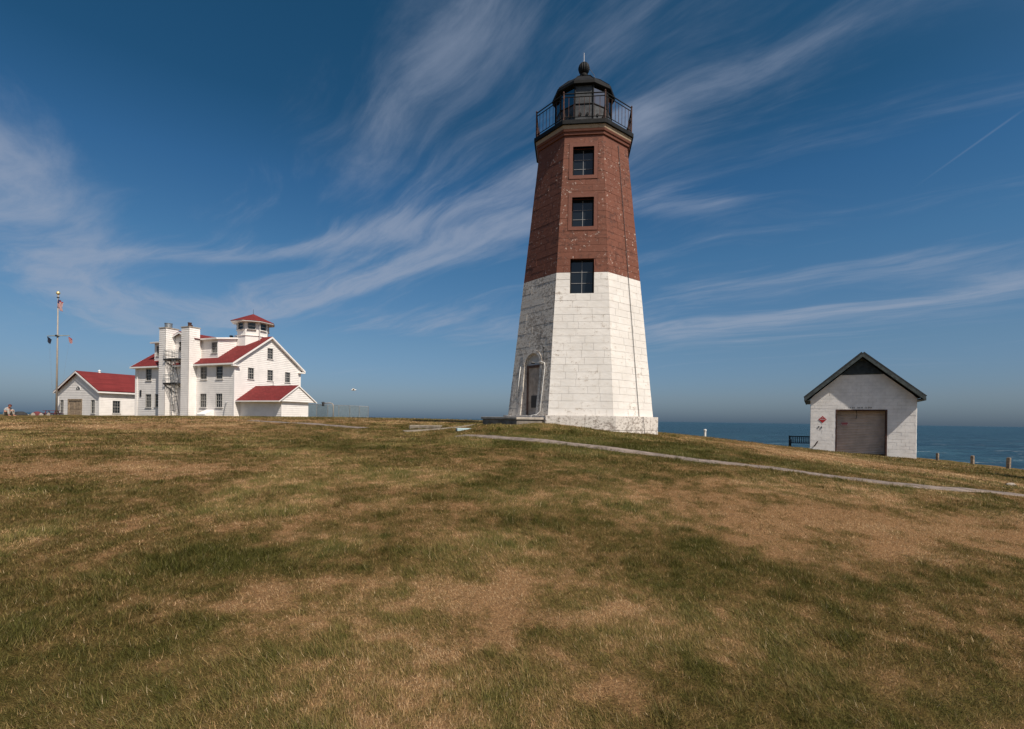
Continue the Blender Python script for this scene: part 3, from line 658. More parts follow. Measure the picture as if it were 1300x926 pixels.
# cornice and gallery
ZD = E0 + 11.66
for r0, r1, z0, z1, mt, nm in ((1.80, 1.80, ZT - .02, ZT + .13, T_BRTRIM, 'cornice'), (1.85, 1.87, ZT + .13, ZT + .24, T_BRTRIM, 'cornice'), (1.90, 1.93, ZT + .24, ZT + .33, T_BRTRIM, 'cornice'), (1.925, 1.955, ZT + .33, ZT + .475, T_TAN, 'cornice'), (2.02, 2.02, ZT + .475, ZD, IRON, 'gallery_deck')):
    o = MB().ring([(r0 * R8, z0), (r1 * R8, z1)], 8, math.pi / 8).build(nm, mt, LH); bevel(o, .012)
RA = 1.93
corners = [Vector((RA * R8 * math.cos(math.pi / 8 + j * math.pi / 4), RA * R8 * math.sin(math.pi / 8 + j * math.pi / 4), 0)) for j in range(8)]
pm = MB().tube([(0, 0, 0), (0, 0, 1.06)], 0.032, 8).tube([(0, 0, 1.06), (0, 0, 1.10), (0, 0, 1.16)], [.02, .042, .006], 8).mesh('railing_post', RUST)
bm_ = MB().tube([(0, 0, 0), (0, 0, .78)], 0.0105, 5, False).mesh('baluster', RUST)
brm = MB().tube([(0, 0, .55), (.16, 0, .0)], 0.022, 5).mesh('railing_brace', RUST)
for j in range(8):
    a, b_ = corners[j], corners[(j + 1) % 8]
    link('railing_post', pm, LH, None, (a.x, a.y, ZD)); br_ = link('railing_brace', brm, LH, None, (a.x * .985, a.y * .985, ZD)); br_.rotation_euler = (0, 0, math.atan2(a.y, a.x) + math.pi)
    for zh, rr in ((0.14, .016), (0.92, .018), (1.05, .022)):
        MB().tube([a + Vector((0, 0, ZD + zh)), b_ + Vector((0, 0, ZD + zh))], rr, 6).build('rail', IRON, LH)
    for q in range(1, 8):
        p_ = a.lerp(b_, q / 8); link('baluster', bm_, LH, None, (p_.x, p_.y, ZD + .14))
# lantern room (ten sides)
ND = 10; LR = 1.18; ph0 = -math.pi / 2 - math.pi / ND; cL = math.cos(math.pi / ND)
ZL1, ZL2 = E0 + 12.80, E0 + 13.55
def lp(j, r, z): a = ph0 + 2 * math.pi * j / ND; return Vector((r * math.cos(a), r * math.sin(a), z))
MB().ring([(LR + .05, ZD), (LR + .05, ZD + .10), (LR, ZD + .10)], ND, ph0).build('lantern_base', IRON, LH)
for j in range(ND):
    inr = LR - .05
    MB().prism([lp(j, LR, ZD + .10), lp(j + 1, LR, ZD + .10), lp(j + 1, LR, ZL1), lp(j, LR, ZL1)], (lp(j, inr, 0) - lp(j, LR, 0) + lp(j + 1, inr, 0) - lp(j + 1, LR, 0)) * .5).build('lantern_panel', PANEL, LH)
    MB().tube([lp(j, LR, ZD + .08), lp(j, LR, ZL2 + .03)], .035, 6).build('lantern_mullion', IRON, LH)
    MB().tube([lp(j, LR, ZL1), lp(j + 1, LR, ZL1)], .032, 6).build('lantern_sill', IRON, LH)
    MB().prism([lp(j, LR - .01, ZL1), lp(j + 1, LR - .01, ZL1), lp(j + 1, LR - .01, ZL2), lp(j, LR - .01, ZL2)], (lp(j, .012, 0) + lp(j + 1, .012, 0)) * -.5).build('lantern_pane', PANEL if j in (0,) else LGLASS, LH)
    mid = (lp(j, LR, 0) + lp(j + 1, LR, 0)) * .5; nrm = mid.normalized()
    if j in (0, 1, 9):
        for q in (.3, .7):
            c_ = lp(j, LR, 0).lerp(lp(j + 1, LR, 0), q); c_.z = ZD + .72
            MB().tube([c_, c_ + nrm * .04], .055, 10).build('vent_cap', IRON, LH)
MB().tube([(0, 0, ZD + .1), (0, 0, ZL1 - .2)], .22, 12).build('lens_pedestal', IRON, LH)
MB().ring([(.25, ZL1 - .2), (.36, ZL1 + .05), (.38, ZL1 + .4), (.30, ZL2 - .05)], 16).build('lens', PANEL, LH, True)
MB().ring([(1.30, ZL2 + .0), (1.33, ZL2 + .02), (1.33, ZL2 + .13), (1.27, ZL2 + .19), (.80, ZL2 + .62), (.34, ZL2 + .92), (.21, ZL2 + 1.0)], ND, ph0).build('lantern_roof', IRON, LH)
for j in range(ND): MB().tube([lp(j, 1.27, ZL2 + .20), lp(j, .80, ZL2 + .635), lp(j, .34, ZL2 + .93)], .016, 4).build('roof_rib', IRON, LH)
mb = MB(); prof = [(.20, ZL2 + .98), (.17, ZL2 + 1.06), (.22, ZL2 + 1.10), (.15, ZL2 + 1.16), (.13, ZL2 + 1.20)]
mb.ring(prof, 20); mb.build('vent_neck', IRON, LH, True)
mb = MB(); NS = 32; zc_, rb = ZL2 + 1.44, .245; rings = []
for t in np.linspace(-1.35, 1.5, 12):
    rings.append((rb * math.cos(t), zc_ + rb * 1.08 * math.sin(t)))
i0 = 0
for r_, z_ in rings:
    for j in range(NS):
        a = 2 * math.pi * j / NS; q = r_ * (1.0 if j % 2 == 0 else 0.91); mb.v.append((q * math.cos(a), q * math.sin(a), z_))
for k in range(len(rings) - 1):
    for j in range(NS): mb.f.append((k * NS + j, k * NS + (j + 1) % NS, (k + 1) * NS + (j + 1) % NS, (k + 1) * NS + j))
mb.f.append(tuple(range((len(rings) - 1) * NS, len(rings) * NS))); mb.f.append(tuple(range(NS))[::-1])
mb.build('vent_ball', IRON, LH)
MB().tube([(0, 0, zc_ + rb), (0, 0, zc_ + .68)], [.014, .010], 6).build('lightning_rod', WPIPE, LH)
MB().tube([(0.1, 0, zc_ + .18), (.42, -.05, zc_ - .30), (.52, -.06, ZL2 + .83)], .009, 4).build('lightning_wire', DARKM, LH)
# landing before the door
nrm = Vector(fp(-1, 0, 0, 0, 1.0)).normalized(); base = LH.matrix_basis
lc = Matrix.Rotation(TH, 3, 'Z') @ (nrm * (PA + .80))
lz = EYE + .085
st_ = thing('landing_slab', 'low concrete landing before the lighthouse door', 'step', (TX + lc.x, TY + lc.y, lz - .5), TH - math.pi / 4)
bevel(MB().box(-.95, 1.15, -.46, .78, 0, .41).build('base', CONCD, st_), .02); bevel(MB().box(-1.0, 1.20, -.51, .785, .41, .50).build('top', CONC, st_), .015)

# ================================================================== SIDED BUILDINGS
def siding(name, parent, P0, ex, outline, holes=(), h=0.235, mat=None):
    """lapped boards on a wall: outline is a convex polygon of (s, z), holes are (s0, s1, z0, z1)"""
    P0 = Vector(P0); ex = Vector(ex); nn = Vector((ex.y, -ex.x, 0)); mb = MB()
    zmin = min(q[1] for q in outline); zmax = max(q[1] for q in outline)
    def span(z):
        xs = []
        for (a, b) in zip(outline, outline[1:] + outline[:1]):
            if a[1] == b[1]:
                if abs(z - a[1]) < 1e-9: xs += [a[0], b[0]]
                continue
            t = (z - a[1]) / (b[1] - a[1])
            if -1e-9 <= t <= 1 + 1e-9: xs.append(a[0] + t * (b[0] - a[0]))
        return (min(xs), max(xs)) if xs else (0, 0)
    nk = max(1, round((zmax - zmin) / h)); hh = (zmax - zmin) / nk
    brk = sorted({round(zmin + i * hh, 5) for i in range(nk + 1)} | {round(q[1], 5) for q in outline} | {round(z, 5) for hq in holes for z in hq[2:] if zmin < z < zmax})
    off = lambda z, k: 0.034 - 0.028 * ((z - zmin) / hh - k)
    for z0, z1 in zip(brk, brk[1:]):
        if z1 - z0 < 1e-3: continue
        k = int(((z0 + z1) / 2 - zmin) / hh); d0, d1 = off(z0, k), off(z1, k)
        s0, s1 = span(z0 + 1e-5), span(z1 - 1e-5)
        for a0, a1 in cutspans(min(s0[0], s1[0]), max(s0[1], s1[1]), [(q[0], q[1]) for q in holes if q[2] < (z0 + z1) / 2 < q[3]]):
            c_ = lambda a, sp: min(max(a, sp[0]), sp[1])
            pA, pB, pC, pD = c_(a0, s0), c_(a1, s0), c_(a1, s1), c_(a0, s1)
            f_ = lambda s_, z_, d_: P0 + ex * s_ + nn * d_ + Vector((0, 0, z_))
            mb.quad(f_(pA, z0, d0), f_(pB, z0, d0), f_(pC, z1, d1), f_(pD, z1, d1))
            if abs(z0 - (zmin + k * hh)) < 1e-4: mb.quad(f_(pA, z0, .004), f_(pB, z0, .004), f_(pB, z0, d0), f_(pA, z0, d0))
    return mb.build(name, mat or SIDING, parent, kind='stuff')
_wcache = {}
def window(parent, P0, ex, s0, s1, z0, z1, cols=3, rows=4, glass=None, dark=False, frame=None):
    """double-hung window: casing, sill, pane, glazing bars; fills a hole of the siding"""
    ex = Vector(ex); w, h = round(s1 - s0, 2), round(z1 - z0, 2); key = (w, h, cols, rows, frame)
    if key not in _wcache:
        x0, x1 = -w / 2, w / 2; t = .055; fr = frame or WFRAME
        mb = MB().box(x0, x1, -.06, .12, 0, t).box(x0, x1, -.06, .12, h - t, h).box(x0, x0 + t, -.06, .12, t, h - t).box(x1 - t, x1, -.06, .12, t, h - t)
        mb.box(x0 + t, x1 - t, -.005, .06, h / 2 - .03, h / 2 + .03)
        fm = mb.mesh('window', fr); g = MB(); iw = w - 2 * t
        for c_ in range(1, cols): xx = x0 + t + iw * c_ / cols; g.box(xx - .013, xx + .013, .004, .04, t, h - t)
        for r_ in range(1, rows):
            if r_ * 2 == rows: continue
            zz_ = t + (h - 2 * t) * r_ / rows; g.box(x0 + t, x1 - t, .006, .038, zz_ - .013, zz_ + .013)
        _wcache[key] = (fm, g.mesh('glazing_bars', fr), MB().box(x0 + t, x1 - t, .045, .055, t, h - t).mesh('pane', GLASS), MB().box(x0 - .08, x1 + .08, -.12, -.0601, -.05, .02).box(x0 - .08, x1 + .08, -.12, .03, -.05, -.002).mesh('sill', TRIM))
    fm, gm, pn, sm = _wcache[key]
    o = link('window', fm, parent, None, Vector(P0) + ex * ((s0 + s1) / 2) + Vector((0, 0, z0)), math.atan2(ex.y, ex.x))
    link('glazing_bars', gm, o); link('pane', pn, o); link('sill', sm, o)
    return o
def slab(mb, pts, th):                                       # a roof plane with thickness
    nrm_ = (Vector(pts[1]) - Vector(pts[0])).cross(Vector(pts[2]) - Vector(pts[0])).normalized()
    return mb.prism([Vector(q) - nrm_ * th for q in pts], nrm_ * th)

HA = R(-23); HX, HY, HZ = -33.10, 60.0, 1.5
HS = thing('white_house', 'large white sided house with red roofs, two tall chimneys and rooftop lookout', 'house', (HX, HY, HZ), HA)
BZ = -0.9
fw = [(-5.90, -4.75, 4.48, 6.07), (-3.10, -1.95, 4.48, 6.07), (-5.90, -4.75, 1.05, 2.77), (-3.10, -1.95, 1.05, 2.77), (-16.5, -15.35, 4.5, 6.07), (-16.5, -15.3, 0.98, 2.77), (-14.6, -13.6, 1.05, 2.77), (-13.4, -12.5, 4.5, 6.07)]
siding('front_siding', HS, (0, 0, 0), (1, 0, 0), [(-18.67, BZ), (0, BZ), (0, 6.45), (-18.67, 6.45)], fw)
for q in fw: window(HS, (0, 0, 0), (1, 0, 0), *q)
gw = [(4.58, 5.46, 7.39, 8.80), (1.78, 2.64, 4.60, 6.04), (4.62, 5.50, 4.62, 6.03), (7.41, 8.28, 4.60, 6.0)]
GA = (5.05, 10.02)
siding('gable_siding', HS, (0, 0, 0), (0, 1, 0), [(0, BZ), (10.05, BZ), (10.05, 6.43), GA, (0, 6.43)], gw)
for q in gw: window(HS, (0, 0, 0), (0, 1, 0), *q)
siding('rear_siding', HS, (0, 10.05, 0), (-1, 0, 0), [(0, BZ), (18.67, BZ), (18.67, 6.45), (0, 6.45)], h=.47)
siding('end_siding', HS, (-18.67, 10.05, 0), (0, -1, 0), [(0, BZ), (10.05, BZ), (10.05, 6.43), (5.0, 10.02), (0, 6.43)], h=.47)
MB().box(-18.6, -.08, .08, 9.97, BZ, 6.3).build('inner_wall', TRIM, HS)
MB().box(-.12, .055, -.055, .12, BZ, 6.3).build('corner_board', TRIM, HS); MB().box(-18.73, -18.55, -.055, .12, BZ, 6.3).build('corner_board', TRIM, HS); MB().box(-.12, .055, 9.93, 10.1, BZ, 6.3).build('corner_board', TRIM, HS)
mb = MB(); x0, x1 = -19.1, .34
slab(mb, [(x0, -.5, 6.37), (x1, -.5, 6.37), (x1, 5.05, 10.28), (x0, 5.05, 10.28)], .10); slab(mb, [(x1, 10.6, 6.37), (x0, 10.6, 6.37), (x0, 5.05, 10.28), (x1, 5.05, 10.28)], .10)
rf = mb.build('roof', ROOFR, HS)
mb = MB(); mb.box(x0, x1 - .05, -.535, -.505, 6.16, 6.345); mb.box(x0, x1 - .05, -.50, -.03, 6.13, 6.17); mb.build('eave_board', TRIM, rf)
mb = MB(); mb.box(x0, x1 - .05, 10.605, 10.635, 6.16, 6.345); mb.box(x0, x1 - .05, 10.1, 10.6, 6.13, 6.17); mb.build('eave_board', TRIM, rf)
for xx in (x1, x0 - .04):                                    # rake boards
    for (ya, yb) in ((-.53, 5.05), (10.63, 5.05)):
        mb = MB(); mb.prism([(xx, ya, 6.12), (xx, yb, 10.03), (xx, yb, 10.26), (xx, ya, 6.35)], (.045, 0, 0)); mb.build('rake_board', TRIM, rf)
    mb = MB()
for (ya, yb) in ((-.5, 5.05), (10.6, 5.05)):                 # soffit under the overhang of the gable
    mb = MB(); mb.prism([(.03, ya, 6.12), (x1, ya, 6.12), (x1, yb, 10.02), (.03, yb, 10.02)], (0, 0, .03)); mb.build('soffit', TRIM, rf)
for ya, yb in ((-.50, .52), (9.6, 10.6)): bevel(MB().box(.03, .39, ya, yb, 5.98, 6.12).build('eave_return', TRIM, rf), .02)
# flat-roofed dormers and the middle gable
def dormer(xa, xb, win):
    dm = siding('dormer', HS, (0, .75, 0), (1, 0, 0), [(xa, 6.95), (xb, 6.95), (xb, 9.52), (xa, 9.52)], win); dm.pop('kind')
    for q in win: window(HS, (0, .75, 0), (1, 0, 0), *q, frame=None)
    siding('dormer_cheek', HS, (xb, .75, 0), (0, 1, 0), [(0, 7.0), (4.3, 10.10), (0, 9.52)]); siding('dormer_cheek', HS, (xa, 5.05, 0), (0, -1, 0), [(0, 10.10), (4.3, 7.0), (4.3, 9.52)])
    mb = MB(); slab(mb, [(xa - .30, .28, 9.64), (xb + .30, .28, 9.64), (xb + .30, 5.1, 10.36), (xa - .30, 5.1, 10.36)], .20)
    o = bevel(mb.build('dormer_roof', TRIM, HS), .02)
    MB().box(xb - .1, xb + .05, .70, .86, 7.0, 9.52).build('corner_board', TRIM, HS)
dormer(-8.0, -3.9, [(-5.0, -3.98, 7.80, 9.16)]); dormer(-16.05, -12.0, [(-15.6, -14.6, 7.80, 9.16)])
siding('middle_gable', HS, (0, -.02, 0), (1, 0, 0), [(-11.95, 6.3), (-6.95, 6.3), (-6.95, 9.62), (-9.45, 10.45), (-11.95, 9.62)], [(-9.95, -9.1, 8.15, 9.35)])
window(HS, (0, -.02, 0), (1, 0, 0), -9.95, -9.1, 8.15, 9.35)
siding('middle_cheek', HS, (-6.95, -.02, 0), (0, 1, 0), [(0, 6.5), (4.5, 9.6), (0, 9.62)]); siding('middle_cheek', HS, (-11.95, 4.5, 0), (0, -1, 0), [(0, 9.6), (4.52, 6.5), (4.52, 9.62)])
mb = MB(); slab(mb, [(-12.35, -.42, 9.50), (-9.45, -.42, 10.52), (-9.45, 5.3, 10.52), (-12.35, 5.3, 9.50)][::-1], .09); slab(mb, [(-9.45, -.42, 10.52), (-6.55, -.42, 9.50), (-6.55, 5.3, 9.50), (-9.45, 5.3, 10.52)][::-1], .09)
mr = mb.build('middle_roof', ROOFR, HS)
for sx_ in (-1, 1): MB().prism([(-9.45 + sx_ * 2.92, -.43, 9.28), (-9.45, -.43, 10.30), (-9.45, -.43, 10.52), (-9.45 + sx_ * 2.92, -.43, 9.50)], (0, -.04, 0)).build('rake_board', TRIM, mr)
# chimneys
for (xa, xb, pr, top, pot) in ((-8.08, -6.68, 1.02, 10.85, 0), (-11.93, -10.72, 1.25, 10.92, 1)):
    ch = siding('chimney', HS, (0, -pr, 0), (1, 0, 0), [(xa, BZ), (xb, BZ), (xb, top), (xa, top)], h=.26); ch.pop('kind')
    siding('chimney_side', HS, (xb, -pr, 0), (0, 1, 0), [(0, BZ), (pr + .35, BZ), (pr + .35, top), (0, top)], h=.26); siding('chimney_side', HS, (xa, .35, 0), (0, -1, 0), [(0, BZ), (pr + .35, BZ), (pr + .35, top), (0, top)], h=.26)
    siding('chimney_side', HS, (xb, .35, 0), (-1, 0, 0), [(0, 6.4), (xb - xa, 6.4), (xb - xa, top), (0, top)], h=.26)
    bevel(MB().box(xa - .08, xb + .08, -pr - .08, .43, top, top + .13).build('chimney_cap', CONC, ch), .02)
    cxm, cym = (xa + xb) / 2, -pr / 2 + .1
    if pot: MB().ring([(.42, top + .13), (.42, top + .68), (.46, top + .68), (.46, top + .74), (.36, top + .74)], 18, c=(cxm, cym)).build('flue_pot', GREYM, ch, False)
    else:
        MB().ring([(.20, top + .13), (.20, top + .62), (.23, top + .62), (.23, top + .70), (.15, top + .70)], 14, c=(cxm - .1, cym)).build('flue_pot', RUST, ch); MB().ring([(.15, top + .13), (.15, top + .36), (.10, top + .36)], 12, c=(cxm + .35, cym - .1)).build('flue_pot', RUST, ch)
# fire escape between the chimneys
fe = MB()
for z_ in (4.02, 7.02):
    for q in np.linspace(-1.5, -.1, 9): fe.box(-10.66, -8.14, q - .035, q + .035, z_, z_ + .05)
    fe.box(-10.66, -10.58, -1.55, -.05, z_ - .10, z_ + .0).box(-8.22, -8.14, -1.55, -.05, z_ - .10, z_ + .0)
feo = fe.build('fire_escape', DARKM, HS)
for z_ in (4.02, 7.02):
    for xx in (-10.6, -8.2):
        MB().tube([(xx, -1.5, z_ - .1), (xx, -.02, z_ - 1.15)], .045, 5).build('bracket', DARKM, feo)
    for zh in (.55, 1.05): MB().tube([(-10.62, -.1, z_ + zh), (-10.62, -1.52, z_ + zh), (-8.18, -1.52, z_ + zh), (-8.18, -.1, z_ + zh)], .022, 5).build('rail', GREYM, feo)
    for q in np.linspace(-10.62, -8.18, 6): MB().tube([(q, -1.52, z_), (q, -1.52, z_ + 1.05)], .018, 5).build('railing_post', GREYM, feo)
for xx in (-9.35, -8.85): MB().tube([(xx, -1.28, BZ + .5), (xx, -1.28, 8.0)], .028, 5).build('ladder_rail', GREYM, feo)
for q in np.arange(.0, 7.9, .32): MB().tube([(-9.35, -1.28, q), (-8.85, -1.28, q)], .018, 5, False).build('ladder_rung', GREYM, feo)
MB().tube([(-10.3, -.9, 7.02), (-9.2, -1.1, 4.1)], .035, 5).tube([(-10.3, -.35, 7.02), (-9.2, -.5, 4.1)], .035, 5).build('stair_stringer', DARKM, feo)
MB().tube([(-10.4, -.9, 4.02), (-9.1, -1.1, 0.3)], .035, 5).tube([(-10.4, -.35, 4.02), (-9.1, -.5, .3)], .035, 5).build('stair_stringer', DARKM, feo)
# lookout
LO = (-3.05, 5.0)
def lk(r, j, z): a = -math.pi / 2 + math.pi / 8 + j * math.pi / 4; return Vector((LO[0] + r * math.cos(a), LO[1] + r * math.sin(a), z))
lko = MB().ring([(1.88, 8.8), (1.88, 12.12)], 8, math.pi / 8, c=LO).build('lookout', SIDING, HS)
MB().ring([(1.98, 10.30), (1.98, 10.38), (1.90, 10.40)], 8, math.pi / 8, c=LO).build('base_board', TRIM, lko)
for j in range(8):
    a, b_ = lk(1.88, j, 0), lk(1.88, j + 1, 0); exv = (b_ - a).normalized(); wd_ = (b_ - a).length
    window(HS, Vector((a.x, a.y, 0)) + Vector((exv.y, -exv.x, 0)) * .065, exv, wd_ / 2 - .46, wd_ / 2 + .46, 11.08, 11.98, 1, 2)
lr = MB().ring([(2.62, 12.02), (2.66, 12.04), (2.66, 12.16)], 8, math.pi / 8, c=LO).build('lookout_fascia', TRIM, HS)
MB().ring([(2.70, 12.13), (2.70, 12.18), (.12, 13.34), (.0, 13.38)], 8, math.pi / 8, c=LO).build('lookout_roof', ROOFR, HS)
MB().tube([(LO[0], LO[1], 13.3), (LO[0], LO[1], 14.0)], [.03, .015], 5).build('antenna', DARKM, HS)
MB().tube([(-1.0, 4.3, 9.3), (-1.0, 4.3, 12.2)], .04, 6).build('vent_pipe', WPIPE, HS)
for (xx, yy) in ((-6.4, 4.2), (-6.0, 4.5), (-5.6, 4.3)): MB().box(xx, xx + .3, yy, yy + .3, 10.0, 10.65 if xx != -6.0 else 10.5).build('roof_vent', DARKM if xx < -6.1 else TRIM, HS)
# low side wing with its own gable roof
EX = 6.72; wy0, wy1 = .82, 4.85
wg = link('side_wing', None, HS)
siding('wing_front', wg, (0, wy0, 0), (1, 0, 0), [(0.02, BZ), (EX, BZ), (EX, 1.80), (0.02, 1.80)], h=.24); 
siding('wing_end', wg, (EX, 0, 0), (0, 1, 0), [(wy0, BZ), (wy1, BZ), (wy1, 1.8), (wy0, 1.8)], h=.24)
siding('wing_gable', wg, (EX + .30, 0, 0), (0, 1, 0), [(.15, 1.84), (5.75, 1.84), (2.95, 3.72)], h=.24)
siding('wing_rear', wg, (EX, wy1, 0), (-1, 0, 0), [(0, BZ), (EX - .02, BZ), (EX - .02, 1.8), (0, 1.8)], h=.4)
MB().box(.03, EX - .03, wy0 + .02, wy1 - .02, BZ, 1.79).build('inner_wall', TRIM, wg)
MB().box(EX - .03, EX + .045, wy0 - .045, wy0 + .06, BZ, 1.8).build('corner_board', TRIM, wg)
MB().box(.04, EX + .29, .12, 5.78, 1.80, 1.84).build('wing_soffit', TRIM, wg)
MB().box(-.1, EX + .36, .06, .11, 1.76, 1.90).build('eave_board', TRIM, wg)
mb = MB(); slab(mb, [(.04, .08, 1.88), (EX + .40, .08, 1.88), (EX + .40, 2.95, 3.84), (.04, 2.95, 3.84)], .08); slab(mb, [(EX + .40, 5.85, 1.88), (.04, 5.85, 1.88), (.04, 2.95, 3.84), (EX + .40, 2.95, 3.84)], .08); mb.build('wing_roof', ROOFR, wg)
for ya in (.08, 5.85): MB().prism([(EX + .405, ya, 1.72), (EX + .405, 2.95, 3.66), (EX + .405, 2.95, 3.82), (EX + .405, ya, 1.86)], (.04, 0, 0)).build('rake_board', TRIM, wg)
MB().tube([(2.9, 3.0, 3.7), (2.9, 3.0, 4.3)], .03, 5).build('vent_pipe', DARKM, wg)
# small fittings on the front
MB().prism([(-4.9, -.04, BZ), (-4.9, -1.2, BZ), (-4.9, -1.2, .25), (-4.9, -.04, .75)], (1.5, 0, 0)).build('cellar_hatch', TRIM, HS)
MB().tube([(-1.15, -.06, 1.75), (-1.15, -.25, 1.55), (-1.25, -.3, .75)], .05, 6).build('wall_pipe', GREYM, HS)
MB().tube([(-18.2, -.10, 6.1), (-18.2, -.10, BZ)], .05, 6).build('downspout', TRIM, HS); MB().box(-17.7, -17.38, -.10, -.03, 2.45, 3.28).build('meter_box', DARKM, HS)

# ---- garage at the far left
GAx, GBx, GM = -36.80, -26.70, -31.75
GG = thing('white_garage', 'small white gabled garage with red roof left of the big house', 'garage', (HX + GM * math.cos(HA), HY + GM * math.sin(HA), HZ), HA)
hw_ = (GBx - GAx) / 2; GD = 11.0; ez, rz = 3.35, 6.0
gh = [(-2.55, 1.0, BZ, 2.17), (-4.42, -3.55, .08, 2.04), (3.18, 4.1, .08, 2.04)]
siding('front_siding', GG, (0, 0, 0), (1, 0, 0), [(-hw_, BZ), (hw_, BZ), (hw_, ez), (0, rz), (-hw_, ez)], gh)
siding('right_siding', GG, (hw_, 0, 0), (0, 1, 0), [(0, BZ), (GD, BZ), (GD, ez), (0, ez)], [(1.62, 2.62, .16, 2.0)]); siding('left_siding', GG, (-hw_, GD, 0), (0, -1, 0), [(0, BZ), (GD, BZ), (GD, ez), (0, ez)], h=.47); siding('rear_siding', GG, (hw_, GD, 0), (-1, 0, 0), [(0, BZ), (2 * hw_, BZ), (2 * hw_, ez), (hw_, rz), (0, ez)], h=.47)
MB().box(-hw_ + .1, hw_ - .1, .28, GD - .1, BZ, ez - .1).build('inner_wall', TRIM, GG)
for q in gh[1:]: window(GG, (0, 0, 0), (1, 0, 0), *q, 2, 4)
window(GG, (hw_, 0, 0), (0, 1, 0), 1.62, 2.62, .16, 2.0, 3, 4)
gd = MB().box(-2.55, -2.30, -.05, .15, BZ, 2.17).box(.75, 1.0, -.05, .15, BZ, 2.17).box(-2.30, .75, -.05, .15, 1.92, 2.17).build('garage_door', WOOD, GG)
for xa, xb in ((-2.30, -.79), (-.76, .75)):
    lf = MB().box(xa, xb, .04, .12, BZ, 1.91).build('door_leaf', WOOD, gd)
    for za, zb_ in ((-.5, .55), (.7, 1.75)): bevel(MB().box(xa + .2, xb - .2, .01, .05, za, zb_).build('door_panel', WOOD, lf), .02)
fan = [(.45 * math.cos(t), -.065, 3.52 + .45 * math.sin(t)) for t in np.linspace(0, math.pi, 13)]
fo = MB().prism([(q[0] * 1.25, -.05, 3.50 + (q[2] - 3.52) * 1.25) for q in fan], (0, .06, 0)).build('fan_window', TRIM, GG); MB().prism(fan, (0, .02, 0)).build('pane', GLASS, fo)
for t in (.8, 1.57, 2.34): MB().tube([(0, -.072, 3.53), (.44 * math.cos(t), -.072, 3.53 + .44 * math.sin(t))], .012, 4).build('glazing_bar', TRIM, fo)
mb = MB(); sl_ = (rz - ez) / hw_; oh = .45
slab(mb, [(-hw_ - oh, -.4, ez - sl_ * oh + .1), (0, -.4, rz + .1), (0, GD + .4, rz + .1), (-hw_ - oh, GD + .4, ez - sl_ * oh + .1)][::-1], .1); slab(mb, [(0, -.4, rz + .1), (hw_ + oh, -.4, ez - sl_ * oh + .1), (hw_ + oh, GD + .4, ez - sl_ * oh + .1), (0, GD + .4, rz + .1)][::-1], .1)
gr_ = mb.build('roof', ROOFR, GG)
for sg in (-1, 1):
    MB().prism([(sg * (hw_ + oh), -.405, ez - sl_ * oh - .16), (0, -.405, rz - .13), (0, -.405, rz + .09), (sg * (hw_ + oh), -.405, ez - sl_ * oh + .07)], (0, -.045, 0)).build('rake_board', TRIM, gr_)
    MB().box(*sorted((sg * (hw_ + oh + .01), sg * (hw_ + oh + .05))), -.4, GD + .4, ez - sl_ * oh - .14, ez - sl_ * oh + .06).build('eave_board', TRIM, gr_)
    MB().box(*sorted((sg * (hw_ + .05), sg * (hw_ + oh))), -.4, GD + .4, ez - sl_ * oh - .14, ez - sl_ * oh - .10).build('soffit', TRIM, gr_)
    MB().box(*sorted((sg * (hw_ - .12), sg * (hw_ + .05))), -.05, .12, BZ, ez - .05).build('corner_board', TRIM, GG)
MB().ring([(.16, rz + .05), (.16, rz + .40), (.22, rz + .42), (.02, rz + .58)], 10, c=(0, 2.6)).build('roof_vent', TRIM, GG)

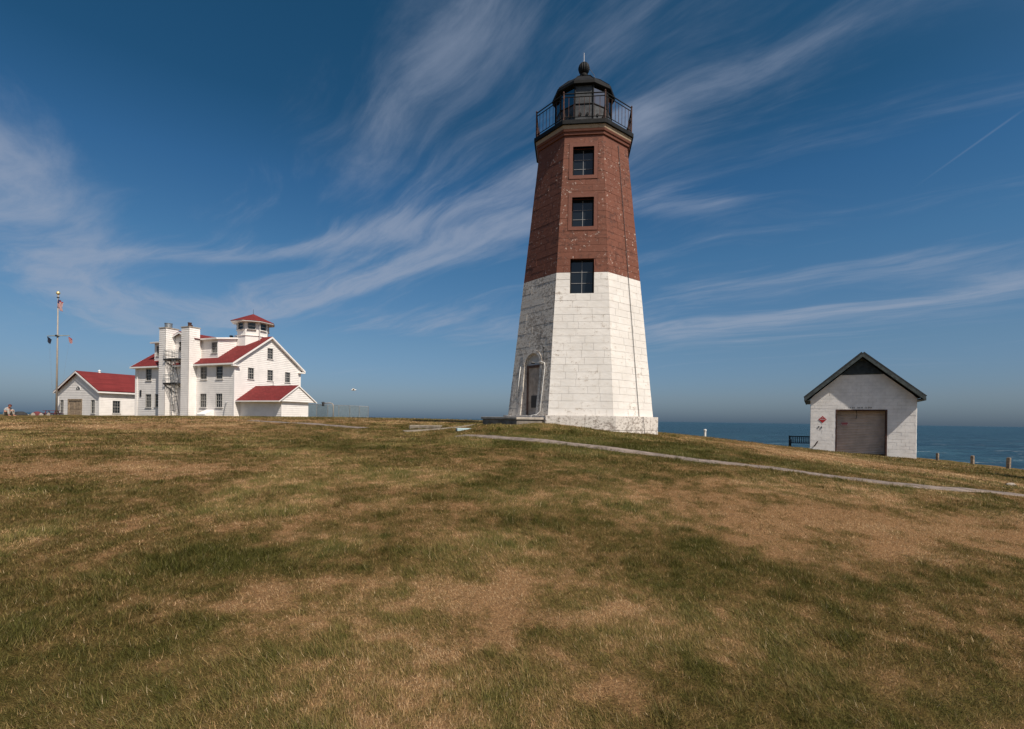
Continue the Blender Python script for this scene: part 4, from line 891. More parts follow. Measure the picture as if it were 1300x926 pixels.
# ================================================================== SHED
SA = R(-31); SW, SD = 5.44, 7.0
sxr, syr = 24.08, 30.0
SX0, SY0 = sxr - SW * math.cos(SA), syr - SW * math.sin(SA)
SH = thing('white_shed', 'white gabled block shed with brown roll-up door and dark roof trim by the sea', 'shed', (SX0, SY0, EYE - 2.0), SA)
ezs, aps = 3.66, 6.10
dx0, dx1, dz0, dz1 = 1.38, 4.03, -.3, 2.93
def swall(name, P0, ex, outline, holes):
    """painted blocks laid in courses, joined, over a recessed joint sheet"""
    P0 = Vector(P0); ex = Vector(ex); nn = Vector((ex.y, -ex.x, 0)); mb = MB(); bk = MB()
    H_ = 0.205; zmin = outline[0][1]; zmax = max(q[1] for q in outline)
    def span(z):
        xs = []
        for (a, b) in zip(outline, outline[1:] + outline[:1]):
            if a[1] == b[1]: continue
            t = (z - a[1]) / (b[1] - a[1])
            if 0 <= t <= 1: xs.append(a[0] + t * (b[0] - a[0]))
        return (min(xs), max(xs))
    f_ = lambda s_, z_, d_: P0 + ex * s_ + nn * d_ + Vector((0, 0, z_))
    k = 0; z = zmin; smin = min(q[0] for q in outline)
    zl = sorted({zmin + i * H_ for i in range(int((zmax - zmin) / H_) + 1)} | {h[3] for h in holes} | {zmax - .002})
    for z0, z1 in zip(zl, zl[1:]):
        if z1 - z0 < .02: continue
        k = round((z0 - zmin) / H_); s0 = span(z0 + 1e-4); s1 = span(z1 - 1e-4)
        cuts = [(h[0], h[1]) for h in holes if h[2] < (z0 + z1) / 2 < h[3]]
        c_ = lambda a, sp: min(max(a, sp[0]), sp[1])
        for a0, a1 in cutspans(s0[0], s0[1], cuts):
            bk.quad(f_(c_(a0, s0), z0, 0), f_(c_(a1, s0), z0, 0), f_(c_(a1, s1), z1, 0), f_(c_(a0, s1), z1, 0))
            e = smin - (.2 if k % 2 else 0)
            while e < a1:
                p0, p1 = max(e, a0), min(e + .41, a1)
                if p1 - p0 > .03:
                    d_ = .014 + random.uniform(-.004, .004); j = .0065
                    mb.quad(f_(c_(p0 + j, s0), z0 + j, d_), f_(c_(p1 - j, s0), z0 + j, d_), f_(c_(p1 - j, s1), z1 - j, d_), f_(c_(p0 + j, s1), z1 - j, d_))
                    mb.quad(f_(c_(p0, s1), z1 - .001, .001), f_(c_(p0 + j, s1), z1 - j, d_), f_(c_(p1 - j, s1), z1 - j, d_), f_(c_(p1, s1), z1 - .001, .001)); mb.quad(f_(c_(p0, s0), z0 + .001, .001), f_(c_(p1, s0), z0 + .001, .001), f_(c_(p1 - j, s0), z0 + j, d_), f_(c_(p0 + j, s0), z0 + j, d_))
                    mb.quad(f_(c_(p0, s0), z0, .001), f_(c_(p0 + j, s0), z0 + j, d_), f_(c_(p0 + j, s1), z1 - j, d_), f_(c_(p0, s1), z1, .001)); mb.quad(f_(c_(p1, s0), z0, .001), f_(c_(p1, s1), z1, .001), f_(c_(p1 - j, s1), z1 - j, d_), f_(c_(p1 - j, s0), z0 + j, d_))
                e += .41
    w_ = bk.build(name, SHEDM, SH); mb.build('wall_blocks', SHEDW, w_, kind='stuff')
pitch = (aps - ezs) / (SW / 2)
swall('front_wall', (0, 0, 0), (1, 0, 0), [(0, -.5), (SW, -.5), (SW, ezs), (SW / 2, aps), (0, ezs)], [(dx0, dx1, -.6, dz1)])
swall('side_wall', (SW, 0, 0), (0, 1, 0), [(0, -.5), (SD, -.5), (SD, ezs), (0, ezs)], []); swall('side_wall', (0, SD, 0), (0, -1, 0), [(0, -.5), (SD, -.5), (SD, ezs), (0, ezs)], []); swall('rear_wall', (SW, SD, 0), (-1, 0, 0), [(0, -.5), (SW, -.5), (SW, ezs), (SW / 2, aps), (0, ezs)], [])
OH, OE = .52, .33
mb = MB(); yr = aps + .30
slab(mb, [(-OE, -OH, yr - pitch * (SW / 2 + OE)), (SW / 2, -OH, yr), (SW / 2, SD + .3, yr), (-OE, SD + .3, yr - pitch * (SW / 2 + OE))][::-1], .10); slab(mb, [(SW / 2, -OH, yr), (SW + OE, -OH, yr - pitch * (SW / 2 + OE)), (SW + OE, SD + .3, yr - pitch * (SW / 2 + OE)), (SW / 2, SD + .3, yr)][::-1], .10)
sr_ = mb.build('roof', ROOFD, SH)
for sg in (-1, 1):
    e = SW / 2 + sg * (SW / 2 + OE); ze = yr - pitch * (SW / 2 + OE)
    MB().prism([(e, -OH - .005, ze - .21), (SW / 2, -OH - .005, yr - .23), (SW / 2, -OH - .005, yr - .02), (e, -OH - .005, ze - .0)], (0, -.05, 0)).build('rake_board', RAKE, sr_)
    MB().prism([(e - sg * .02, -OH, ze - .13), (SW / 2, -OH, yr - .15), (SW / 2, 0.0, yr - .15), (e - sg * .02, 0.0, ze - .13)], (0, 0, -.03)).build('soffit', RAKE, sr_)
    MB().box(*sorted((e - sg * .02, e + sg * .03)), -OH, SD + .3, ze - .20, ze - .02).build('eave_board', RAKE, sr_)
    MB().box(*sorted((SW / 2 + sg * (SW / 2 + .03), e - sg * .03)), -OH + .05, SD + .25, ze - .17, ze - .13).build('soffit', RAKE, sr_)
lvz0, lvw = 5.16, 1.02
lv = MB().prism([(SW / 2 - lvw * 1.08, -.012, lvz0 - .06), (SW / 2 + lvw * 1.08, -.012, lvz0 - .06), (SW / 2 + .02, -.012, aps + .03), (SW / 2 - .02, -.012, aps + .03)], (0, -.02, 0)).build('louvre', RAKE, SH)
for q in range(8):
    z_ = lvz0 + .10 * q; wv_ = lvw * (1 - (z_ + .06 - lvz0) / (aps - lvz0 + .05))
    if wv_ > .08: MB().prism([(SW / 2 - wv_, -.09, z_), (SW / 2 + wv_, -.09, z_), (SW / 2 + wv_, -.035, z_ + .085), (SW / 2 - wv_, -.035, z_ + .085)], (0, .012, .008)).build('louvre_slat', LOUV, lv)
# roll-up door
rd = MB().box(dx0, dx0 + .07, -.02, .62, dz0, dz1).box(dx1 - .07, dx1, -.02, .62, dz0, dz1).box(dx0 + .07, dx1 - .07, -.02, .62, dz1 - .07, dz1).build('roll_up_door', RUSTD, SH)
ns = 27; sh_ = (dz1 - .07 - .16) / ns; 
sm = MB(); sm.v = []; prof = [(0, .0), (-.012, .012), (-.030, .03), (-.034, sh_ / 2), (-.030, sh_ - .03), (-.012, sh_ - .012), (0, sh_ - .002)]
for xx in (dx0 + .07, dx1 - .07):
    for (y_, z_) in prof: sm.v.append((xx, y_, z_))
for q in range(len(prof) - 1): sm.f.append((q, len(prof) + q, len(prof) + q + 1, q + 1))
slm = sm.mesh('slat', SLAT)
for q in range(ns): link('slat', slm, rd, None, (0, .52, .16 + q * sh_))
MB().box(dx0 + .07, dx1 - .07, .47, .53, -.3, .155).build('bottom_bar', RUSTD, rd)
MB().box(dx0 + .05, dx1 - .05, .54, .58, -.3, dz1 - .06).build('backing', SLAT, rd)
MB().tube([(2.50, .465, 2.86), (2.52, .45, 2.6), (2.47, .46, 2.32)], .014, 5).build('pull_cord', DARKM, rd)
# lettering over the door: faded dark strokes in three words, too worn to read
LET = M('faded_lettering', (0.05, 0.042, 0.04), 0.8, 0.3, 20); lrnd = random.Random(5)
tb = MB().box(2.02, 3.34, -.014, -.0115, 2.985, 3.115).build('lettering', SHEDW, SH)
for w0, w1 in ((2.06, 2.42), (2.52, 2.82), (2.90, 3.30)):
    x_ = w0
    while x_ < w1 - .05:
        lw = lrnd.uniform(.055, .07); mb = MB(); y_ = -.0165
        mb.box(x_, x_ + .022, y_, -.0145, 3.0, 3.10)
        if lrnd.random() < .7: mb.box(x_ + lw - .016, x_ + lw, y_, -.0145, 3.0, 3.09)
        for zb_ in lrnd.sample((3.0, 3.037, 3.074), 2): mb.box(x_ + .016, x_ + lw - .016, y_, -.0145, zb_, zb_ + .016)
        mb.build('letter', LET, tb); x_ += lw + .02
# signs
def rot45(cx_, cz_, r_, y0, y1): return [(cx_ - r_, y0, cz_), (cx_, y0, cz_ - r_), (cx_ + r_, y0, cz_), (cx_, y0, cz_ + r_)], (0, y1 - y0, 0)
sgn = thing('warning_sign', 'red diamond sign with pale lettering on the shed wall', 'sign', (SX0 + .67 * math.cos(SA) + .013 * math.sin(SA), SY0 + .67 * math.sin(SA) - .013 * math.cos(SA), EYE + .29), SA)
MB().prism(*rot45(0, 0, .225, -.02, -.004)).build('plate', SIGNR, sgn)
sb = MB(); 
for q in range(7): sb.box(-.145 + q * .044, -.145 + q * .044 + .026, -.0235, -.0205, -.028, .035)
for q in range(2): sb.box(-.04 + q * .045, -.04 + q * .045 + .03, -.0235, -.0205, .075, .13)
sb.build('lettering', SIGNW, sgn)
ds = thing('door_sign', 'small red and white notice on the roll-up door', 'sign', (SX0 + 1.87 * math.cos(SA) - .47 * math.sin(SA), SY0 + 1.87 * math.sin(SA) + .47 * math.cos(SA), EYE - 2.0 + 2.02), SA)
MB().box(-.19, .19, -.012, .0, -.10, .10).build('plate', SIGNW, ds); MB().box(-.175, .175, -.015, -.0125, .01, .085).build('band', SIGNR, ds); MB().box(-.15, .15, -.015, -.0125, -.075, -.03).build('band', SIGNR, ds)
MB().tube([(.22, -.02, .55), (.28, -.12, .62), (.42, -.16, .88)], .035, 6).build('wall_pipe', RUST, SH)
MB().box(.45, .50, -.05, -.012, 1.78, 1.86).build('wall_clip', DARKM, SH); MB().box(.60, .64, -.05, -.012, 1.72, 1.84).build('wall_clip', DARKM, SH)

# bench beside the shed
bx_, by_ = 20.62, 35.6
bn = thing('park_bench', 'dark slatted bench behind the left corner of the white shed', 'bench', (bx_, by_, gz(bx_, by_) - .02), R(-20))
for q in range(4): MB().box(-.85, .85, -.25 + q * .13, -.15 + q * .13, .42, .45).build('seat_slat', DARKM, bn)
for q in range(15): MB().box(-.82 + q * .117, -.82 + q * .117 + .05, .30, .325, .46, .86).build('back_slat', DARKM, bn)
MB().box(-.85, .85, .285, .34, .86, .93).build('back_rail', DARKM, bn); MB().box(-.85, .85, .285, .34, .42, .46).build('back_rail', DARKM, bn)
for sg in (-1, 1):
    for yy in (-.24, .28): MB().box(sg * .85 - .04, sg * .85 + .04, yy, yy + .07, -.1, .95 if yy > 0 else .64).build('leg', DARKM, bn)
    MB().box(sg * .85 - .04, sg * .85 + .04, -.24, .28, .64, .69).build('armrest', DARKM, bn)

# posts along the edge
for i, (px, py, yy, hp, lab) in enumerate(((1190, 584, 42, .62, 'wooden post farthest along the cliff edge, nearest the shed'), (1234.5, 591, 35, .70, 'middle wooden post of three along the cliff edge'), (1280, 596.6, 30, .74, 'wooden post at the right end of the cliff edge row'))):
    dv = ray(px, py); x_ = dv[0] * yy; z_ = gz(x_, yy)
    po = MB(); w_ = .085; po.box(-w_, w_, -w_, w_, -.3, hp - .03).box(-w_ * .8, w_ * .8, -w_ * .8, w_ * .8, hp - .03, hp)
    o = bevel(po.build('wooden_post', POSTW), .02); o.location = (x_, yy, z_); o.rotation_euler = (R(random.uniform(-2, 2)), R(random.uniform(-2, 2)), R(20)); tag(o, lab, 'post', 'posts along the cliff edge')
# white pipe in the grass
dv = ray(895, 555); x_, y_ = dv[0] * 30, 30.0
pp = thing('vent_pipe', 'short white pipe standing in the grass right of the lighthouse', 'pipe', (x_, y_, gz(x_, y_)))
MB().tube([(0, 0, -.2), (0, 0, .42)], .065, 12).build('stem', WPIPE, pp); MB().ring([(.085, .38), (.09, .46), (.05, .49)], 12).build('cap', WPIPE, pp)
# slabs left of the landing
hx, hy = hit(541, 543.2); BLK = (hx, hy)
sb_ = bevel(MB().box(-.62, .62, -.30, .30, -.2, .10).build('concrete_block', M('weathered_block', (0.25, 0.21, 0.16), .9, .2, 5, .3)), .03); sb_.location = (hx, hy, gz(hx, hy)); sb_.rotation_euler = (0, 0, R(-4)); tag(sb_, 'long pale concrete block lying in the grass left of the lighthouse', 'block')
hx, hy = hit(590, 545.5)
pl_ = bevel(MB().box(-.30, .30, -.26, .26, -.08, .03).build('utility_cover', BLUEPL), .01); pl_.location = (hx, hy, gz(hx, hy) + .01); pl_.rotation_euler = (0, 0, R(12)); tag(pl_, 'flat pale blue cover plate in the grass by the path', 'cover')
print('cover at', hx, hy)
# pale stone at the right edge
hx, hy = hit(1283, 617); mb = MB(); rr = random.Random(2)
mb.ring([(.06, -.03), (.085, .02), (.07, .05), (.03, .07)], 9); mb.v = [(q[0] * 1.4 + rr.uniform(-.015, .015), q[1] + rr.uniform(-.015, .015), q[2] + rr.uniform(-.008, .008)) for q in mb.v]
so_ = mb.build('stone', STONE); so_.location = (hx, hy, gz(hx, hy)); tag(so_, 'single pale stone in the grass below the cliff-edge posts', 'stone')
# unseen hut, added right of frame to cast a shadow by the posts
tx_, ty_ = hit(1242, 599.5); print('shadow tip', tx_, ty_, 'gz', gz(tx_, ty_))
NL = 3.9; nx_, ny_ = tx_ + NL * math.cos(SUN_AZ), ty_ + NL * math.sin(SUN_AZ)
nb = thing('shadow_hut', 'small wooden hut out of view at right, added to throw a shadow on the grass by the posts', 'hut', (nx_, ny_, gz(nx_, ny_)), SUN_AZ)
for ya, yb in ((-1.2, -1.15), (1.15, 1.2)):
    for q in range(12): MB().box(-1.25 + q * .208, -1.25 + q * .208 + .2, ya, yb, -.5, 2.1).build('wall_plank', POSTW, nb)
for xa in (-1.28, 1.23):
    for q in range(11):
        y0_ = -1.14 + q * .208; h0 = 2.1 + .9 * (1 - abs(y0_ + .1) / 1.2)
        MB().box(xa, xa + .05, y0_, y0_ + .2, -.5, h0).build('wall_plank', POSTW, nb)
mb = MB(); slab(mb, [(-1.45, -1.4, 2.0), (1.45, -1.4, 2.0), (1.45, 0, 3.35), (-1.45, 0, 3.35)], .07); slab(mb, [(1.45, 1.4, 2.0), (-1.45, 1.4, 2.0), (-1.45, 0, 3.35), (1.45, 0, 3.35)], .07); mb.build('roof', ROOFD, nb)

# ================================================================== FLAGPOLE, FENCE AND FAR THINGS
dv = ray(71.6, 527); fx, fy = dv[0] * 65, 65.0; fz = gz(fx, fy)
fpo = thing('flagpole', 'tall pale flagpole with yardarm and gold ball before the garage', 'flagpole', (fx, fy, fz))
ptop = EYE + 149.5 / 640 * 65 - fz
MB().tube([(0, 0, -.3), (0, 0, ptop * .5), (0, 0, ptop)], [.115, .095, .06], 12).build('pole', FLAGPOLE, fpo, True)
MB().ring([(.03, ptop), (.17, ptop + .08), (.22, ptop + .22), (.17, ptop + .38), (.03, ptop + .44)], 14).build('ball', GOLD, fpo, True)
MB().ring([(.06, ptop - .42), (.15, ptop - .38), (.15, ptop - .28), (.06, ptop - .25)], 10).build('truck', DARKM, fpo)
zy = EYE + 97.5 / 640 * 65 - fz
MB().tube([(-1.35, 0, zy - .04), (0, -.12, zy), (1.55, 0, zy + .05)], [.045, .07, .045], 8).build('yardarm', M('yardarm_paint', (.30, .31, .25), .6), fpo)
MB().box(-.14, .14, -.22, .12, zy - .12, zy + .10).build('yard_bracket', DARKM, fpo)
for pts in ([(-1.28, 0, zy - .1), (-1.1, 0, zy - 1.2), (-.35, -.1, .9)], [(-1.0, 0, zy - .05), (-.28, -.1, .9)], [(1.5, 0, zy - .1), (1.45, 0, zy - 1.1), (.35, -.1, .9)], [(.12, -.1, ptop - .3), (.2, -.14, 1.0)]):
    MB().tube(pts, .0055, 4).build('halyard', GREYM, fpo)
def flag(name, label, loc, w, hgt, stripes, seed, canton):
    """a flag hanging limp in folds"""
    rr = random.Random(seed); nu, nv = 26, 14; root = thing(name, label, 'flag', loc)
    folds = lambda u, v: (0.10 * math.sin(u * 17 + v * 2 + seed) * (0.3 + u), 0.09 * math.cos(u * 14 + v * 3 + seed))
    def pt(u, v):                                            # u along the fly, v down the hoist; the fly end sags
        fxx, fyy = folds(u, v); sag = hgt * .75 * u ** 1.3
        return (w * .34 * u * (1 - .25 * v) + fxx * w * .5, fyy * w * .6, -v * hgt * .82 - sag * .62)
    groups = {}
    for i in range(nu):
        for j in range(nv):
            u0, u1, v0, v1 = i / nu, (i + 1) / nu, j / nv, (j + 1) / nv
            if canton and u0 < .42 and v0 < .5: key = canton
            else: key = stripes[int(v0 * 13) % len(stripes)] if len(stripes) > 1 else stripes[0]
            groups.setdefault(key, MB()).quad(pt(u0, v0), pt(u1, v0), pt(u1, v1), pt(u0, v1))
    for key, mb in groups.items(): mb.build({'flag_red': 'red_stripes', 'flag_white': 'white_stripes', 'flag_blue': 'blue_field', 'flag_navy': 'dark_cloth'}[key], FL[key], root)
FL = {k_: M(k_, c_, .8, .08, 6) for k_, c_ in dict(flag_red=(.33, .035, .04), flag_white=(.62, .58, .56), flag_blue=(.03, .04, .12), flag_navy=(.012, .016, .035)).items()}
flag('flag', 'limp red, white and blue striped flag at the flagpole top', (fx + .10, fy - .12, fz + ptop - .55), 1.9, 1.25, ('flag_red', 'flag_white'), 1, 'flag_blue')
flag('flag', 'dark navy flag hanging from the left yardarm end', (fx - 1.30, fy, fz + zy - .12), 1.3, .75, ('flag_navy',), 4, None)
flag('flag', 'small red and white flag hanging from the right yardarm end', (fx + 1.46, fy, fz + zy - .12), 1.2, .70, ('flag_red', 'flag_red', 'flag_white'), 9, None)
# chain-link fence right of the house
fpx = [(390, 66), (402, 67), (416, 68.5), (430, 69.5), (444, 70.5), (456, 71.3), (467.5, 72)]
fpts = [Vector((ray(px, 530)[0] * yy, yy, 0)) for px, yy in fpx]
fn0 = fpts[0]; fnc = thing('chain_link_fence', 'grey chain-link fence right of the white house', 'fence', (fn0.x, fn0.y, gz(fn0.x, fn0.y)))
FH = 1.82; q0 = [Vector((q.x - fn0.x, q.y - fn0.y, gz(q.x, q.y) - gz(fn0.x, fn0.y))) for q in fpts]
for q in q0: MB().tube([q + Vector((0, 0, -.3)), q + Vector((0, 0, FH))], .05, 7).build('fence_post', GREYM, fnc)
FM = M('fence_wire', (0.20, 0.25, 0.26), .5, .1, 5)
for a, b_ in zip(q0, q0[1:]):
    MB().tube([a + Vector((0, 0, FH)), b_ + Vector((0, 0, FH))], .035, 6).build('top_rail', GREYM, fnc)
    mb = MB(); L_ = (b_ - a).length; ux = (b_ - a) / L_; s_ = -FH
    while s_ < L_:
        for dirn in (1, -1):
            p0 = max(0, s_); p1 = min(L_, s_ + FH)
            if p1 - p0 < .02: continue
            za, zb_ = (p0 - s_, p1 - s_) if dirn == 1 else (FH - (p0 - s_), FH - (p1 - s_))
            A_, B_ = a + ux * p0 + Vector((0, 0, za)), a + ux * p1 + Vector((0, 0, zb_))
            mb.tube([A_, B_], .011, 3, False)
        s_ += .075
    mb.build('wire_mesh', FM, fnc, kind='stuff')
lx, ly = ray(423, 530)[0] * 64, 64.0
lp_ = thing('bent_lamp_post', 'grey bent pipe with dark lamp head beside the chain-link fence', 'lamp post', (lx, ly, gz(lx, ly)))
MB().tube([(0, 0, -.2), (0, 0, 1.55), (-.05, 0, 1.78), (-.2, 0, 1.92), (-.45, 0, 1.97), (-1.25, 0, 1.90)], .055, 8).build('pipe', FLAGPOLE, lp_, True)
MB().ring([(.10, 1.55), (.16, 1.65), (.16, 2.0), (.06, 2.12)], 10, c=(-1.3, 0)).build('lamp_head', DARKM, lp_); MB().tube([(-1.55, 0, 2.02), (-1.05, 0, 2.04)], .03, 5).build('lamp_arm', DARKM, lp_)
# gull in flight
dv = ray(449, 495.5); gl = thing('gull', 'white gull flying over the lawn right of the house', 'bird', (dv[0] * 50, 50, EYE + dv[2] * 50), R(15))
mb = MB().tube([(-.26, 0, 0), (-.18, 0, .015), (-.05, 0, .02), (.10, 0, .015), (.17, 0, .03), (.22, 0, .035), (.26, 0, .03)], [.012, .05, .075, .065, .042, .035, .008], 10)
for sg in (-1, 1):
    w_ = [(.08, sg * .05, .04), (-.10, sg * .05, .035), (-.08, sg * .30, .15), (.08, sg * .30, .16), (-.16, sg * .60, .07)]
    i = len(mb.v); mb.v += w_ + [(q[0], q[1], q[2] - .012) for q in w_]
    mb.f += [(i, i + 1, i + 2, i + 3), (i + 3, i + 2, i + 4), (i + 8, i + 7, i + 6, i + 5), (i + 9, i + 7, i + 8), (i, i + 3, i + 8, i + 5), (i + 3, i + 4, i + 9, i + 8), (i + 4, i + 2, i + 7, i + 9), (i + 2, i + 1, i + 6, i + 7)]
mb.quad((-.24, -.05, .0), (-.24, .05, .0), (-.40, .07, -.01), (-.40, -.07, -.01))
mb.build('body', GULLW, gl, True)
# picnic table, rocks behind the crest at the far left
def far(px, py, y): dv = ray(px, py); return dv[0] * y, y
px_, py_ = far(66, 525, 61)
pt_ = thing('picnic_table', 'low maroon picnic table beside the flagpole', 'table', (px_, py_, gz(px_, py_)), R(8))
for q in range(4): MB().box(-.75, .75, -.36 + q * .185, -.36 + q * .185 + .165, .74, .79).build('top_plank', MAROON, pt_)
for sg in (-1, 1):
    MB().box(-.75, .75, sg * .68 - .13, sg * .68 + .13, .44, .48).build('bench_plank', MAROON, pt_)
    for yy in (-1, 1): MB().tube([(sg * .5, yy * .22, .74), (sg * .5, yy * .62, -.1)], .05, 5).build('leg', MAROON, pt_)
    MB().box(sg * .5 - .03, sg * .5 + .03, -.75, .75, .38, .44).build('cross_bar', MAROON, pt_)
for (px, yy, w_, h_, mt, nm, lab) in ((25, 46, .75, .40, DSTONE, 'boulder', 'dark low boulder on the crest right of the sitting person'), (33, 47, .30, .20, STONE, 'stone', 'small pale stone on the crest next to the dark boulder'), (42, 50, .20, .34, STONE, 'stone', 'pale stone left of the maroon hump on the crest'), (47, 51, .5, .48, MAROON, 'covered_heap', 'low maroon covered heap on the crest between two pale stones'), (52, 50, .20, .30, STONE, 'stone', 'pale stone right of the maroon heap on the crest'), (61.5, 54, .18, .42, STONE, 'stone', 'pale stone under the left end of the picnic table')):
    x_, y_ = far(px, 527, yy); mb = MB(); rr = random.Random(px)
    mb.ring([(w_ * .8, -.15), (w_, .1), (w_ * .85, h_ * .7), (w_ * .35, h_)], 9); mb.v = [(q[0] + rr.uniform(-.1, .1) * w_, q[1] * .6 + rr.uniform(-.1, .1) * w_, q[2] + rr.uniform(-.05, .05) * h_) for q in mb.v]
    o = mb.build(nm, mt); o.location = (x_, y_, EYE - 2.2 / 640 * yy - h_ + .05 if False else gz(x_, y_)); tag(o, lab, 'stone' if mt is not MAROON else 'heap')
# person sitting on the crest, bent forward
qx, qy = far(7.5, 527, 38); qz = gz(qx, qy)
pe = thing('person', 'person in a grey shirt sitting bent forward on the grass crest at the left edge', 'person', (qx, qy, qz), R(-10))
def tubes(name, chains, mat, parent, seg=10):
    mb = MB()
    for pts, rs in chains: mb.tube(pts, rs, seg)
    o = mb.build(name, mat, parent, True)
    rm = o.modifiers.new('remesh', 'REMESH'); rm.mode = 'VOXEL'; rm.voxel_size = .016; rm.use_smooth_shade = True
    sm_ = o.modifiers.new('smooth', 'SMOOTH'); sm_.iterations = 4
    return o
# body: one continuous surface (pelvis, spine, neck, head, arms to the knees, bent legs)
chains = [([(0, 0, .10), (.03, 0, .24), (.10, 0, .40), (.20, 0, .53), (.27, 0, .60)], [.15, .145, .15, .16, .10]),
          ([(.25, 0, .58), (.32, 0, .66), (.36, 0, .71)], [.075, .06, .06]),
          ([(.30, 0, .66), (.33, 0, .70), (.37, 0, .75), (.39, 0, .81), (.385, 0, .86)], [.055, .088, .10, .092, .045]), ([(.44, 0, .735), (.485, 0, .725)], [.03, .014])]
for sg in (-1, 1):
    chains += [([(.02, sg * .09, .10), (.24, sg * .14, .30), (.42, sg * .16, .46)], [.105, .088, .065]), ([(.42, sg * .16, .46), (.47, sg * .16, .26), (.50, sg * .16, .06)], [.066, .058, .042]), ([(.49, sg * .16, .045), (.60, sg * .17, .035), (.71, sg * .18, .03)], [.045, .044, .028]),
               ([(.22, sg * .17, .53), (.24, sg * .25, .40), (.30, sg * .27, .30)], [.062, .052, .042]), ([(.30, sg * .27, .30), (.42, sg * .22, .36), (.53, sg * .12, .42)], [.042, .036, .028]), ([(.53, sg * .12, .42), (.58, sg * .08, .43), (.61, sg * .06, .42)], [.030, .034, .02])]
    for f_ in range(4): chains.append(([(.60, sg * (.05 + .016 * f_), .43 - .01 * f_), (.635, sg * (.04 + .016 * f_), .41 - .01 * f_), (.645, sg * (.035 + .016 * f_), .38 - .01 * f_)], [.011, .010, .008]))
    chains.append(([(.56, sg * .06, .45), (.59, sg * .035, .46), (.615, sg * .03, .455)], [.012, .011, .008]))
tubes('body', chains, SKIN, pe)
sh = [([(-.005, 0, .16), (.03, 0, .26), (.10, 0, .41), (.20, 0, .545), (.265, 0, .605)], [.168, .168, .172, .178, .11])]
for sg in (-1, 1): sh.append(([(.20, sg * .13, .55), (.225, sg * .21, .47), (.245, sg * .25, .40)], [.085, .078, .072]))
tubes('shirt', sh, SHIRT, pe)
st2 = [([(-.01, 0, .05), (.0, 0, .12), (.02, 0, .20)], [.165, .168, .160])]
for sg in (-1, 1): st2 += [([(.02, sg * .09, .11), (.24, sg * .14, .30), (.42, sg * .16, .46)], [.122, .105, .086]), ([(.42, sg * .16, .46), (.47, sg * .16, .27), (.495, sg * .16, .13)], [.086, .075, .066])]
tubes('trousers', st2, SHORTS, pe)
tubes('cap', [([(.345, 0, .77), (.38, 0, .83), (.385, 0, .88)], [.105, .106, .05]), ([(.44, 0, .80), (.52, 0, .795)], [.05, .035])], HAIR, pe)

# ================================================================== GRASS (blades over the turf, one mass)
def in_tower(x, y): return (x - TX) ** 2 + (y - TY) ** 2 < 3.15 ** 2
def rect_mask(x, y, ox, oy, a, x0, x1, y0, y1):
    dx, dy = x - ox, y - oy; lx_ = dx * math.cos(a) + dy * math.sin(a); ly_ = -dx * math.sin(a) + dy * math.cos(a)
    return (lx_ > x0) & (lx_ < x1) & (ly_ > y0) & (ly_ < y1)
def near_line(x, y, line, w):
    best = np.full(x.shape, 1e9)
    L_ = line[::2]
    for i in range(len(L_) - 1):
        a, b_ = L_[i], L_[i + 1]; e = b_ - a; l2 = (e * e).sum() + 1e-9
        t = np.clip(((x - a[0]) * e[0] + (y - a[1]) * e[1]) / l2, 0, 1); best = np.minimum(best, (x - a[0] - t * e[0]) ** 2 + (y - a[1] - t * e[1]) ** 2)
    return best < (w + (fbm(x, y, 2.0, 97, 2) - .5) * .2) ** 2
bx0, by0, bl, bw, bc = [], [], [], [], []
for r0, r1, dens, ln, wd_ in ((1.9, 4.0, 20000, .040, .0027), (4.0, 6.5, 15000, .042, .0035), (6.5, 10, 8300, .044, .0050), (10, 16, 3200, .048, .0082), (16, 26, 860, .056, .0145), (26, 42, 180, .066, .027)):
    a0, a1 = R(-54), R(54); area = .5 * (a1 - a0) * (r1 * r1 - r0 * r0); k = int(area * dens)
    rr_ = np.sqrt(rng.uniform(r0 * r0, r1 * r1, k)); th_ = rng.uniform(a0, a1, k); x = rr_ * np.sin(th_); y = rr_ * np.cos(th_)
    if r1 < 17:                                              # blades stand in loose tufts
        kt = max(1, k // 8); rt = np.sqrt(rng.uniform(r0 * r0, r1 * r1, kt)); tt_ = rng.uniform(a0, a1, kt); idx = rng.integers(0, kt, k)
        tuft = rng.random(k) < .6; sp_ = .018
        x = np.where(tuft, (rt * np.sin(tt_))[idx] + rng.normal(0, sp_, k), x); y = np.where(tuft, (rt * np.cos(tt_))[idx] + rng.normal(0, sp_, k), y)
    keep = land_sd(x, y) > 1.0
    keep &= ~in_tower(x, y) & ~rect_mask(x, y, SX0, SY0, SA, -.05, SW + .05, -.05, SD) & ~near_line(x, y, line1, .17) & ~near_line(x, y, line0, .2)
    keep &= ~rect_mask(x, y, st_.location.x, st_.location.y, TH - math.pi / 4, -1.02, 1.22, -.53, .85) & ~near_line(x, y, line2, .16) & ~rect_mask(x, y, BLK[0], BLK[1], R(-4), -.6, .6, -.3, .3) & ~rect_mask(x, y, pl_.location.x, pl_.location.y, 0, -.36, .36, -.33, .33)
    x = x[keep]; y = y[keep]; bx0.append(x); by0.append(y); bl.append(np.full(len(x), ln)); bw.append(np.full(len(x), wd_))
x = np.concatenate(bx0); y = np.concatenate(by0); ln = np.concatenate(bl); wd_ = np.concatenate(bw); N = len(x)
dry = dryness(x, y); z = ground(x, y) - .004
ln = ln * rng.uniform(.45, 1.35, N) * (1.18 - .55 * dry) * (0.75 + .6 * fbm(x, y, 1.6, 101, 3))
lush = (fbm(x, y, 2.6, 107, 3) > .60) & (dry < .55); ln = np.where(lush, ln * 1.6, ln)
swirl = fbm(x, y, .55, 103, 2) * 9.0                          # the lie of the turf changes from patch to patch
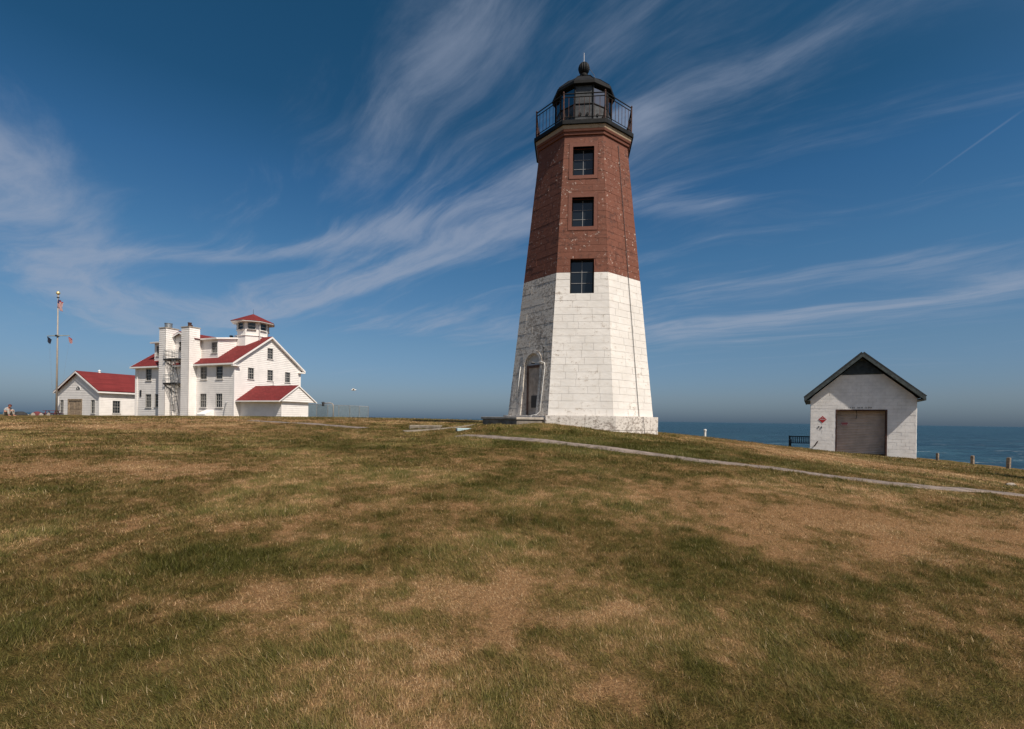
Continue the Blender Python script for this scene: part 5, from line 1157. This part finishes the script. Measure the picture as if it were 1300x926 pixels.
phi = np.where(rng.random(N) < .6, swirl + rng.normal(0, .7, N), rng.uniform(0, 2 * math.pi, N))
lean = np.clip(rng.normal(.76, .32, N) + .28 * dry, .1, 1.48)  # from the vertical
dirx, diry, dirz = np.sin(lean) * np.cos(phi), np.sin(lean) * np.sin(phi), np.cos(lean)
sxv, syv = -np.sin(phi + rng.normal(0, .5, N)), np.cos(phi + rng.normal(0, .5, N))
P = np.empty((N, 3, 3), np.float32)
P[:, 0, 0] = x - sxv * wd_ / 2; P[:, 0, 1] = y - syv * wd_ / 2; P[:, 0, 2] = z
P[:, 1, 0] = x + sxv * wd_ / 2; P[:, 1, 1] = y + syv * wd_ / 2; P[:, 1, 2] = z
P[:, 2, 0] = x + dirx * ln; P[:, 2, 1] = y + diry * ln; P[:, 2, 2] = z + dirz * ln
pal = np.array([(.104, .102, .022), (.158, .134, .036), (.215, .160, .052), (.33, .215, .090), (.47, .285, .140), (.60, .46, .27)])
sel = np.clip(dry * 4.6 - .35 + rng.normal(0, .85, N), 0, 4.6); sel = np.where(rng.random(N) < .015, 5, sel)
i0_ = np.floor(sel).astype(int); i1_ = np.minimum(i0_ + 1, 5); tfr = (sel - i0_)[:, None]
col = (pal[i0_] * (1 - tfr) + pal[i1_] * tfr) * rng.uniform(.5, 1.5, (N, 1))
me = bpy.data.meshes.new('grass'); me.vertices.add(3 * N); me.loops.add(3 * N); me.polygons.add(N)
me.vertices.foreach_set('co', P.reshape(-1)); me.loops.foreach_set('vertex_index', np.arange(3 * N, dtype=np.int32))
me.polygons.foreach_set('loop_start', np.arange(0, 3 * N, 3, dtype=np.int32)); me.update(calc_edges=True)
ca = me.attributes.new('tone', 'FLOAT_COLOR', 'FACE'); ca.data.foreach_set('color', np.c_[col, np.ones(N)].astype(np.float32).reshape(-1))
m = bpy.data.materials.new('grass_blades'); m.use_nodes = True; n = NT(m.node_tree)
ac = n.n('ShaderNodeAttribute', dict(attribute_name='tone')).outputs['Color']
b = n.n('ShaderNodeBsdfPrincipled', Base_Color=ac, Roughness=.6); b.inputs['Specular IOR Level'].default_value = .25
tr = n.n('ShaderNodeBsdfTranslucent', Color=ac)
n.n('ShaderNodeOutputMaterial', Surface=n.n('ShaderNodeMixShader', i0=.28, i1=b.outputs[0], i2=tr.outputs[0]).outputs[0])
me.materials.append(m); gro = link('grass', me, None, 'stuff'); tag(gro, 'short half-dry mown grass with straw-coloured patches', 'grass')
print('blades', N)

# ------------------------------------------------------------------ render settings
S.render.engine = 'CYCLES'
S.render.resolution_x, S.render.resolution_y = 1024, 729
S.cycles.max_bounces = 6; S.cycles.transparent_max_bounces = 16
